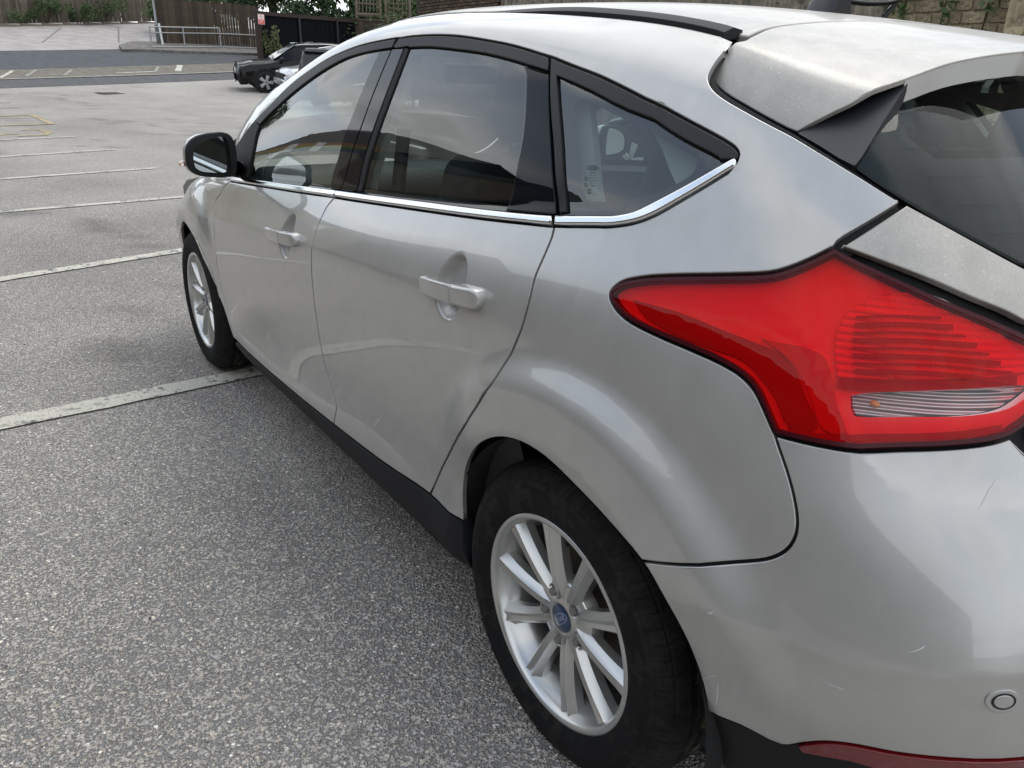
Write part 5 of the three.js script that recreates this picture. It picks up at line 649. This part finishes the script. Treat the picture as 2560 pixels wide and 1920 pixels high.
// boundary wall to the right of the car
{ const Z = 10.2; const concT = dataTex(512, 512, (i, j, c) => { const n = fbm(i / 50, j / 50, 5), s = fbm(i / 9, j / 120, 4), q = vn(i * 1.1, j * 1.1), k = fbm(i / 16 + 9, j / 16, 4); const g = 180 + (n - .5) * 110 + (s - .5) * 60 + (q - .5) * 24 - 40 * sst(.60, .68, k); c[0] = g; c[1] = g * .97; c[2] = g * .90; }); concT.repeat.set(.5, .5);
  const tall = 3.9; const wallBox = (x0, x1, z0, h) => { const g = new THREE.BoxGeometry(x1 - x0, h, .35, Math.max(1, Math.round((x1 - x0) / 2)), 1, 1).translate((x0 + x1) / 2, h / 2 - .1, z0 + .175); const p = g.attributes.position, u = []; for (let i = 0; i < p.count; i++) u.push(p.getX(i) + p.getZ(i), p.getY(i)); g.setAttribute('uv', new THREE.Float32BufferAttribute(u, 2)); return g; };
  const w = top('concrete_wall', 'high grey concrete boundary wall beyond the silver car roof', 'wall'); mesh('wall_face', wallBox(6.6, 17.0, Z, tall), std({ color: LIN(.34, .32, .285), map: concT, roughness: .95 }), w); mesh('coping', rb(10.6, .14, .5, .02, 11.8, tall - .02, Z + .17), std({ color: LIN(.3, .29, .27), map: concT, roughness: .95 }), w); for (const x of [9.2, 11.9, 14.5]) mesh('joint', bx(.03, tall, .02, x, tall / 2 - .1, Z - .004), std({ color: LIN(.12, .115, .10), roughness: 1 }), w);
  const w2 = top('rendered_wall', 'pale yellowish rendered wall beside the ivy, beyond the rear spoiler', 'wall'); mesh('wall_face', wallBox(-12, 4.55, Z - .5, tall), std({ color: LIN(.64, .57, .43), map: concT, roughness: .95 }), w2); mesh('coping', rb(16.6, .14, .5, .02, -3.7, tall, Z - .33), std({ color: LIN(.4, .37, .3), map: concT, roughness: .95 }), w2);
  const w3 = top('stone_wall', 'low yellowish stone wall half covered by ivy, between the two plain walls', 'wall'); mesh('wall_face', wallBox(4.55, 6.6, Z + .15, tall), std({ color: LIN(.58, .52, .40), map: concT, roughness: .95 }), w3); const st = rng(8), sm = [[.58, .51, .38], [.50, .44, .33], [.64, .57, .43]].map(c => std({ color: LIN(...c), map: concT, roughness: .95 })); for (let r = 0; r < 8; r++) { let x = 4.6 + st() * .1; while (x < 6.4) { const l = .16 + st() * .26; const b = mesh('stone', rb(Math.min(l, 6.55 - x) - .02, .15, .06, .02), sm[Math.floor(st() * 3)], w3); b.position.set(x + l / 2, 2.0 + r * .17, Z + .15); x += l; } }
  const ivy = top('ivy', 'ivy and narrow leafy shoots climbing the yellowish stone wall', 'plant'); ivy.position.set(5.3, 0, Z); const ib = []; const ir = rng(33); for (let i = 0; i < 26; i++) { const col = Math.floor(ir() * 4); ib.push([[-.6, -.25, .35, .95][col] + (ir() - .5) * .2, 1.6 + ir() * 2.0, -.05, .14, .3, .08]); } mesh('foliage', leafCloud(900, ib, .055, 34), leafMats[1], ivy); mesh('foliage', leafCloud(600, ib, .055, 35), leafMats[3], ivy); for (const x of [-.6, -.25, .35, .95]) mesh('stem', tube([[x, 0, 0], [x + .05, 1.5, .02], [x - .04, 3.4, 0]], .012, 10, 5), wood(.14, .10, .06), ivy);
  const bw = top('brick_wall', 'dark old brick wall between the trellis and the grey concrete wall', 'wall'); mesh('core', wallBox(17.02, 21.6, Z + .06, 3.6), std({ color: LIN(.075, .062, .05), map: concT, roughness: 1 }), bw); const bm = [[.16, .105, .075], [.12, .085, .065], [.20, .145, .10], [.10, .078, .066]].map(c => std({ color: LIN(...c), map: concT, roughness: .95 })); const bg = new RoundedBoxGeometry(.222, .068, .1, 1, .008); for (let r = 0; r < 15; r++) for (let k = 0; k < 18; k++) { const b = mesh('brick', bg, bm[Math.floor(st() * 4)], bw); b.position.set(17.15 + k * .236 + (r % 2) * .118, 2.35 + r * .081, Z + .045 - st() * .012); } 
  plant('shrub', 'straggly shrub beside the trellis, in front of the dark brick wall', 'bush', V(21.2, 0, Z - .3), bushBlobs(1.6, 3.4, 111, 10), 900, .06, 0, 112); }
// trees behind the fences
function tree(label, base, H, W, mi, seed, n = 2600, lf = .16) { const g = top('tree', label, 'tree', null); g.position.copy(base); const r = rng(seed); mesh('trunk', tube([[0, -.3, 0], [.05, H * .25, .04], [-.04, H * .5, 0]], .14 + W * .02, 8, 8), wood(.10, .08, .06), g); const blobs = Array.from({ length: 14 }, () => [(r() - .5) * W, H * (.16 + .66 * r()), (r() - .5) * W, W * (.14 + .12 * r()), H * (.07 + .07 * r()), W * (.14 + .12 * r())]); blobs.slice(0, 6).forEach(b => mesh('limb', tube([[0, H * .32, 0], [b[0] * .5, b[1] * .8, b[2] * .5], [b[0], b[1], b[2]]], .05, 6, 5), wood(.10, .08, .06), g)); const k = n >> 1; mesh('crown', leafCloud(k, blobs, lf, seed + 1), leafMats[mi], g); mesh('crown', leafCloud(n - k, blobs, lf, seed + 2), leafMats[(mi + 1) % 3], g); return g; }
tree('light green young tree rising behind the end of the brown fence', V(46, 2.6, 9.6), 4.2, 3.4, 3, 201, 2400, .13);
tree('dark broad tree behind the brown fence, beside the parked white vehicles', V(47, 2.8, 14.5), 7.5, 5.5, 2, 211, 4200, .17);
tree('dense dark tree behind the black metal fence', V(45, 2.6, 18.5), 8, 6, 0, 221, 4200, .17);
tree('dark tree filling the gap between the black fence and the trellis', V(42, 2.2, 21.5), 8, 5.5, 2, 231, 4000, .17);
tree('tall leafy tree behind the trellis panels', V(36, 1.5, 22.5), 8, 5, 1, 241, 3600, .16);
tree('spreading tree far behind the weathered fence', V(66, 3.9, -6), 9, 9, 0, 251, 3200, .3);
tree('rounded tree behind the weathered fence and the vehicles', V(70, 3.9, 8), 9, 8, 2, 261, 3200, .3);
tree('low dense tree directly behind the brown fence boards', V(44.5, 2.5, 12.0), 5.2, 4.2, 0, 271, 3600, .13);
tree('bushy dark tree behind the black fence, left of the plank screen', V(43.5, 2.4, 16.2), 6, 4.6, 2, 281, 3800, .14);
tree('shaded tree between the plank screen and the trellis', V(39, 2.0, 19.6), 6, 4.4, 0, 291, 3600, .14);
tree('leafy dark tree between the black fence and the plank screen', V(42.2, 2.2, 17.6), 6.4, 5, 2, 301, 4200, .15);
tree('tall dark tree rising behind the plank screen', V(45, 2.6, 21), 9, 6, 0, 311, 3800, .18);

// ---------------------------------------------------------------- parked cars (x forward, origin on the ground under the middle of the car)
function shell(st, n = 40) { // stations: [x, bottom, belt, top, half width, roof half width]
  const S = k => spline(st.map(s => s[0]), st.map(s => s[k])); const f = [1, 2, 3, 4, 5].map(S), x0 = st[0][0], x1 = st[st.length - 1][0];
  return { x0, x1, P(x, t) { const [b, be, tp_, w, wt] = f.map(g => g(x)); const ys = [b, b + .06, lerp(b, be, .45), lerp(b, be, .8), be, lerp(be, tp_, .5), tp_ - .05, tp_, tp_ + .012], ws = [w * .90, w * .965, w, w * .985, w * .955, lerp(w * .93, wt, .52), wt, wt * .86, 0]; const q = t * 8, i = Math.min(7, Math.floor(q)), r = q - i; return [x, lerp(ys[i], ys[i + 1], r), lerp(ws[i], ws[i + 1], r)]; } };
}
function shellGeo(sh, nx = 48, nt = 32, a = sh.x0, b = sh.x1, t0 = 0, t1 = 1, off = 0, side = 0) { const parts = []; for (const s of side ? [side] : [-1, 1]) { const pos = [], idx = []; for (let i = 0; i <= nx; i++) for (let j = 0; j <= nt; j++) { const p = sh.P(lerp(a, b, i / nx), lerp(t0, t1, j / nt)); pos.push(p[0], p[1] + (off ? off * .35 : 0), s * (p[2] + off)); } for (let i = 0; i < nx; i++) for (let j = 0; j < nt; j++) { const k = i * (nt + 1) + j; if (s < 0) idx.push(k, k + 1, k + nt + 1, k + 1, k + nt + 2, k + nt + 1); else idx.push(k, k + nt + 1, k + 1, k + 1, k + nt + 1, k + nt + 2); } parts.push(geom(pos, null, null, idx)); } return parts.length > 1 ? mergeVertices(merge(parts), 1e-4) : parts[0]; }
function smooth(g) { const q = mergeVertices((() => { g.deleteAttribute('normal'); g.deleteAttribute('uv'); return g; })(), 1e-4); q.computeVertexNormals(); return q; }
const farTyre = new THREE.LatheGeometry([[.20, -.1], [.30, -.105], [.335, -.07], [.34, 0], [.335, .07], [.30, .11], [.235, .105]].map(p => new THREE.Vector2(p[0], p[1])), 36).rotateX(Math.PI / 2), farRim = new THREE.LatheGeometry([[.0, .02], [.21, .02], [.225, .06], [.24, .10]].map(p => new THREE.Vector2(p[0], p[1])), 36).rotateX(Math.PI / 2);
const farSpoke = (() => { const g = rb(.20, .055, .03, .008, .12, 0, .085); return g; })();
function farCar(name, label, st, bodyM, x, z, rot, wheels, windows, tilt, rimM) {
  const g = top(name, label, 'car', null); g.position.set(x, terr(x), z); g.rotation.order = 'YXZ'; g.rotation.set(tilt[0], rot, tilt[1]); const sh = shell(st);
  mesh('body', smooth(shellGeo(sh, 60, 32)), bodyM, g);
  for (const [a, b, t0, t1] of windows) for (const s of [-1, 1]) mesh('side_window', smooth(shellGeo(sh, 14, 8, a, b, t0, t1, .006, s)), darkGlass, g);
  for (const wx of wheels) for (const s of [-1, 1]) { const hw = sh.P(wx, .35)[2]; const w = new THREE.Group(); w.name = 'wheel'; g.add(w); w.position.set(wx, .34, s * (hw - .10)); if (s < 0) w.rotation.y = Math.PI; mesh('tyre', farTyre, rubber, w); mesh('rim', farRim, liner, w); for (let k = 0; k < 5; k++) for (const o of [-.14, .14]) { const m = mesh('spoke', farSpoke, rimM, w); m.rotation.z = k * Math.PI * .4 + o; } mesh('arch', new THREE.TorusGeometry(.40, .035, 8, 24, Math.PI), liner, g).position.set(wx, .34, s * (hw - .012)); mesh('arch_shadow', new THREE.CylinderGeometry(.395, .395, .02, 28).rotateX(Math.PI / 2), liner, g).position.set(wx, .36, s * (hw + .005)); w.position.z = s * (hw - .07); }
  return [g, sh];
}
const blackPaint = phy({ color: LIN(.006, .006, .007), roughness: .12, specularIntensity: .55 }), greyDark = phy({ color: LIN(.014, .016, .019), roughness: .15, specularIntensity: .6 }), silverP = phy({ color: LIN(.55, .56, .57), metalness: .6, roughness: .35, clearcoat: 1, clearcoatRoughness: .05 });
const lampGlass = phy({ color: LIN(.62, .63, .64), roughness: .08, metalness: .55, clearcoat: 1 }), brightRim = std({ color: LIN(.55, .55, .56), metalness: .9, roughness: .3 });
const suv = [[-2.2, .42, .95, 1.02, .70, .52], [-2.12, .32, .98, 1.30, .84, .58], [-1.85, .26, 1.0, 1.44, .895, .60], [-1.2, .22, .99, 1.50, .90, .61], [-.3, .22, .97, 1.52, .90, .62], [.25, .22, .95, 1.47, .90, .63], [.65, .22, .94, 1.28, .90, .66], [1.0, .22, .93, 1.04, .90, .70], [1.3, .22, .88, .965, .90, .72], [1.8, .24, .80, .915, .885, .70], [2.06, .25, .74, .87, .865, .67], [2.16, .27, .70, .81, .82, .62], [2.2, .34, .62, .70, .72, .54]];
{ // black car with a three-pointed star in its grille
  const [g] = farCar('parked_car', 'shiny black car with a silver star grille and five-spoke wheels, parked nose out', suv, blackPaint, 26.32, 8.43, 1.37, [1.35, -1.35], [[-1.75, .72, .53, .72]], [-.068, 0], brightRim);
  mesh('windscreen', grid(8, 10, (t, s) => { const k = s * 2 - 1; return [lerp(1.02, .30, t) + .02, lerp(1.02, 1.455, t) + .012, k * lerp(.70, .60, t)]; }), darkGlass, g);
  const gr = mesh('grille', rb(.05, .20, .78, .03, 2.15, .62, 0), matteBlack, g); for (const y of [.60, .66]) mesh('grille_bar', rb(.03, .022, .72, .008, 2.185, y, 0), chrome, gr); const star = mesh('star_emblem', new THREE.TorusGeometry(.085, .012, 8, 28).rotateY(Math.PI / 2).translate(2.20, .63, 0), chrome, gr); for (let k = 0; k < 3; k++) { const m = mesh('star_point', new THREE.ConeGeometry(.016, .085, 4).translate(0, .043, 0), chrome, gr); m.position.set(2.20, .63, 0); m.rotation.x = k * Math.PI * 2 / 3; }
  for (const s of [-1, 1]) { const hl = mesh('headlight', rb(.34, .13, .20, .055, 0, 0, 0), lampGlass, g); hl.position.set(1.98, .72, s * .68); hl.rotation.set(0, s * .55, .12); mesh('lower_intake', rb(.10, .16, .34, .04, 2.08, .42, s * .58), matteBlack, g); mesh('door_mirror', rb(.12, .12, .20, .05, .82, 1.04, s * .98), blackPaint, g); mesh('roof_rail', tube([[-1.6, 1.44, s * .62], [-.6, 1.51, s * .64], [.3, 1.47, s * .65]], .016, 12, 6), brightRim, g); }
  mesh('chrome_lip', tube([[1.85, .27, -.82], [2.12, .27, -.60], [2.21, .27, 0], [2.12, .27, .60], [1.85, .27, .82]], .022, 20, 6), chrome, g); mesh('bonnet_crease', tube([[2.02, .865, -.36], [1.5, .955, -.42], [1.05, 1.03, -.5]], .008, 8, 5), blackPaint, g); }
const hatch = [[-2.0, .42, .9, .98, .66, .5], [-1.92, .32, .95, 1.25, .82, .56], [-1.6, .24, .97, 1.38, .86, .57], [-.9, .2, .96, 1.46, .87, .58], [0, .2, .94, 1.47, .87, .6], [.5, .2, .92, 1.36, .87, .62], [.9, .2, .91, 1.08, .87, .66], [1.2, .2, .88, .95, .87, .68], [1.65, .22, .78, .87, .85, .66], [1.9, .26, .68, .78, .80, .6], [2.0, .32, .58, .66, .7, .52]];
{ const [g] = farCar('parked_car', 'silver car missing its front grille, parked between the black car and the dark estate', hatch, silverP, 24.25, 8.95, 1.45, [1.28, -1.25], [[-1.6, .6, .53, .72]], [-.06, 0], brightRim);
  mesh('grille_hole', rb(.06, .17, 1.1, .03, 1.97, .64, 0), rubber, g); mesh('bumper_bar', rb(.16, .20, 1.42, .06, 1.98, .46, 0), silverP, g); mesh('lower_intake', rb(.06, .12, 1.2, .03, 2.02, .27, 0), matteBlack, g); mesh('splitter', rb(.12, .03, 1.4, .01, 2.0, .20, 0), silverP, g); for (const s of [-1, 1]) { const h = mesh('headlight', rb(.28, .14, .20, .05), lampGlass, g); h.position.set(1.82, .68, s * .68); h.rotation.y = s * .5; } }
{ const hd = [.342, .94], L = [21.4, 6.38], R = [19.8, 6.98], cx = (L[0] + R[0]) / 2 + hd[0] * 2.15, cz = (L[1] + R[1]) / 2 + hd[1] * 2.15;
  const [g] = farCar('parked_car', 'dark grey estate seen from behind with a yellow number plate and roof rails', suv.map(s => [s[0], s[1], s[2], s[3] + .10, s[4], s[5] + .02]), greyDark, cx, cz, -Math.atan2(hd[1], hd[0]), [1.35, -1.32], [[-1.75, .72, .53, .72]], [.03, .03], brightRim);
  mesh('rear_window', grid(10, 8, (t, s) => { const k = s * 2 - 1; return [lerp(-2.20, -2.06, t) - .03 * (1 - k * k), lerp(1.05, 1.44, t), k * lerp(.66, .56, t)]; }), darkGlass, g); mesh('roof_spoiler', rb(.30, .035, 1.12, .015, -2.03, 1.505, 0), greyDark, g); mesh('rear_wiper', tube([[-2.25, 1.08, .02], [-2.255, 1.10, .25], [-2.23, 1.16, .42]], .016, 8, 5), rubber, g); mesh('tailgate_skin', rb(.10, .50, 1.30, .05, -2.17, .82, 0), greyDark, g); mesh('rear_bumper', rb(.22, .34, 1.62, .08, -2.16, .46, 0), greyDark, g);
  for (const s of [-1, 1]) { mesh('tail_lamp', rb(.16, .17, .26, .05, -2.14, .90, s * .70), phy({ color: LIN(.30, .02, .02), roughness: .15, clearcoat: 1 }), g); mesh('roof_rail', tube([[-1.7, 1.545, s * .60], [-.6, 1.635, s * .62], [.3, 1.585, s * .63]], .018, 12, 6), brightRim, g); }
  const cv = document.createElement('canvas'); cv.width = 256; cv.height = 64; const c = cv.getContext('2d'); c.fillStyle = '#e6b84a'; c.fillRect(0, 0, 256, 64); c.fillStyle = '#4a3a20'; for (const [x, w] of [[16, 20], [46, 8], [66, 22], [98, 20], [140, 22], [172, 20], [206, 24]]) { c.fillRect(x, 14, 7, 36); c.fillRect(x, 14, w, 7); c.fillRect(x + w - 7, 26, 7, 24); } const t = new THREE.CanvasTexture(cv); t.colorSpace = THREE.SRGBColorSpace; mesh('number_plate', new THREE.PlaneGeometry(.54, .13).rotateY(-Math.PI / 2).translate(-2.235, .80, 0), std({ map: t, roughness: .5 }), g); const em = mesh('round_badge', new THREE.CylinderGeometry(.04, .04, .01, 20).rotateZ(Math.PI / 2).translate(-2.23, .99, 0), brightRim, g); }
{ // dark hatchback with its tailgate up, beyond the roof
  const b = atD(2190, 30, 7.2); const [g] = farCar('parked_car', 'black hatchback with its tailgate raised, half hidden beyond the silver roof', hatch, blackPaint, b.x + 1.55, b.z + .6, .12, [1.28, -1.25], [[-1.5, .6, .53, .72]], [0, 0], brightRim);
  const inv = new THREE.Matrix4().copy(g.matrixWorld); g.updateMatrixWorld(true); inv.copy(g.matrixWorld).invert(); const lp = (u, v, d) => atD(u, v, d).applyMatrix4(inv);
  const fr = mesh('raised_tailgate', tube([lp(2108, 2, 7.0), lp(2180, 9, 7.1), lp(2240, 2, 7.2), lp(2262, -24, 7.3)], .022, 18, 8), blackPaint, g); mesh('tailgate_glass', (() => { const a = lp(2115, -2, 7.02), c = lp(2235, -4, 7.2), d = lp(2262, -40, 7.9), e = lp(2125, -40, 7.8); return geom([...a.toArray(), ...c.toArray(), ...d.toArray(), ...e.toArray()], null, null, [0, 1, 2, 0, 2, 3]); })(), darkGlass, fr); mesh('gas_strut', tube([lp(2266, -20, 7.3), lp(2232, 18, 7.25), lp(2200, 52, 7.2)], .02, 8, 8), matteBlack, g); mesh('gas_strut', tube([lp(2240, 0, 7.3), lp(2216, 26, 7.25), lp(2194, 52, 7.2)], .010, 8, 6), chrome, g); }
// white vehicles far beyond the fence
{ const wv = phy({ color: LIN(.75, .76, .77), roughness: .35, clearcoat: 1 }); [[64, 1.5, 'far white car seen over the weathered fence', -1.2], [62, 5.2, 'far white hatchback seen over the weathered fence, next to another white car', -1.2], [58, 14.6, 'white car parked beyond the brown fence among the trees', -.9]].forEach(([x, z, lab, r]) => { const [g] = farCar('parked_car', lab, hatch, wv, x, z, r, [1.28, -1.25], [[-1.6, .6, .53, .72]], [0, 0], brightRim); g.position.y = 3.75; }); }

// ---------------------------------------------------------------- what the car mirrors: the wall and buildings along the left of the bays
{ const Z = -5.2; const T = dataTex(512, 512, (i, j, c) => { const n = fbm(i / 60, j / 60, 5), s = fbm(i / 12, j / 140, 4), q = vn(i * 1.1, j * 1.1), cr = Math.abs(fbm(i / 50 + 3, j / 50 + 8, 4) - .5); const g = 206 + (n - .5) * 60 + (s - .5) * 34 + (q - .5) * 14 - (cr < .008 ? 90 : 0); c[0] = g; c[1] = g * .985; c[2] = g * .93; }); T.repeat.set(.3, .3); const box = (x0, x1, y0, y1, z0, d) => { const g = new THREE.BoxGeometry(x1 - x0, y1 - y0, d).translate((x0 + x1) / 2, (y0 + y1) / 2, z0 - d / 2); const p = g.attributes.position, u = []; for (let i = 0; i < p.count; i++) u.push(p.getX(i) + p.getZ(i), p.getY(i)); g.setAttribute('uv', new THREE.Float32BufferAttribute(u, 2)); return g; };
  const w = top('painted_wall', 'cream wall with a rainbow stripe, mirrored in the front side window', 'wall'); mesh('wall_face', box(12, 27, -.1, 3.0, Z, .4), std({ color: LIN(.46, .43, .36), map: T, roughness: .95 }), w); [[.42, .20, .09], [.46, .35, .10], [.10, .24, .10], [.08, .13, .34]].forEach((c, i) => mesh('stripe', box(12, 27, 3.36 - i * .12 - .12, 3.36 - i * .12, Z + .006, .38), std({ color: LIN(...c), map: T, roughness: .9 }), w)); for (const [x, y, ww, hh] of [[15.2, 3.1, .9, .5], [18.4, 3.14, 1.1, .45], [22.5, 3.1, .9, .5]]) mesh('poster', box(x, x + ww, y - hh / 2, y + hh / 2, Z + .03, .02), std({ color: LIN(.6, .6, .56), roughness: .8 }), w);
  const rf = std({ color: LIN(.04, .033, .028), roughness: .95, map: T }); mesh('roof_slope', (() => { const pos = [12, 3.36, Z - .3, 27, 3.36, Z - .3, 27, 6.6, Z - 4, 15.5, 6.6, Z - 4]; return geom(pos, null, [0, 0, 15, 0, 15, 5, 3, 5], [0, 1, 2, 0, 2, 3]); })(), rf, w); mesh('back_wall', box(12, 27, -.1, 3.4, Z - 7, .3), rf, w); mesh('roof_slope', geom([15.5, 6.6, Z - 4, 27, 6.6, Z - 4, 27, 3.36, Z - 7.3, 12, 3.36, Z - 7.3], null, [0, 0, 15, 0, 15, 5, 0, 5], [0, 1, 2, 0, 2, 3]), rf, w);
  const w2 = top('yard_wall', 'dull brown yard wall with a dark coping, mirrored low in the rear side window', 'wall'); mesh('wall_face', box(-14, 12, -.1, 2.75, Z, .35), std({ color: LIN(.155, .135, .11), map: T, roughness: .95 }), w2); mesh('coping', box(-14, 12, 2.75, 3.05, Z + .08, .5), std({ color: LIN(.02, .02, .02), roughness: .9 }), w2); const rr = rng(12); for (let i = 0; i < 3; i++) mesh('loose_block', rb(.4 + rr() * .5, .16 + rr() * .2, .3, .02, 9.2 + i * 1.0, 3.12, Z - .1), std({ color: LIN(.03, .03, .028), roughness: .9 }), w2); }
renderer.render(scene, camera);
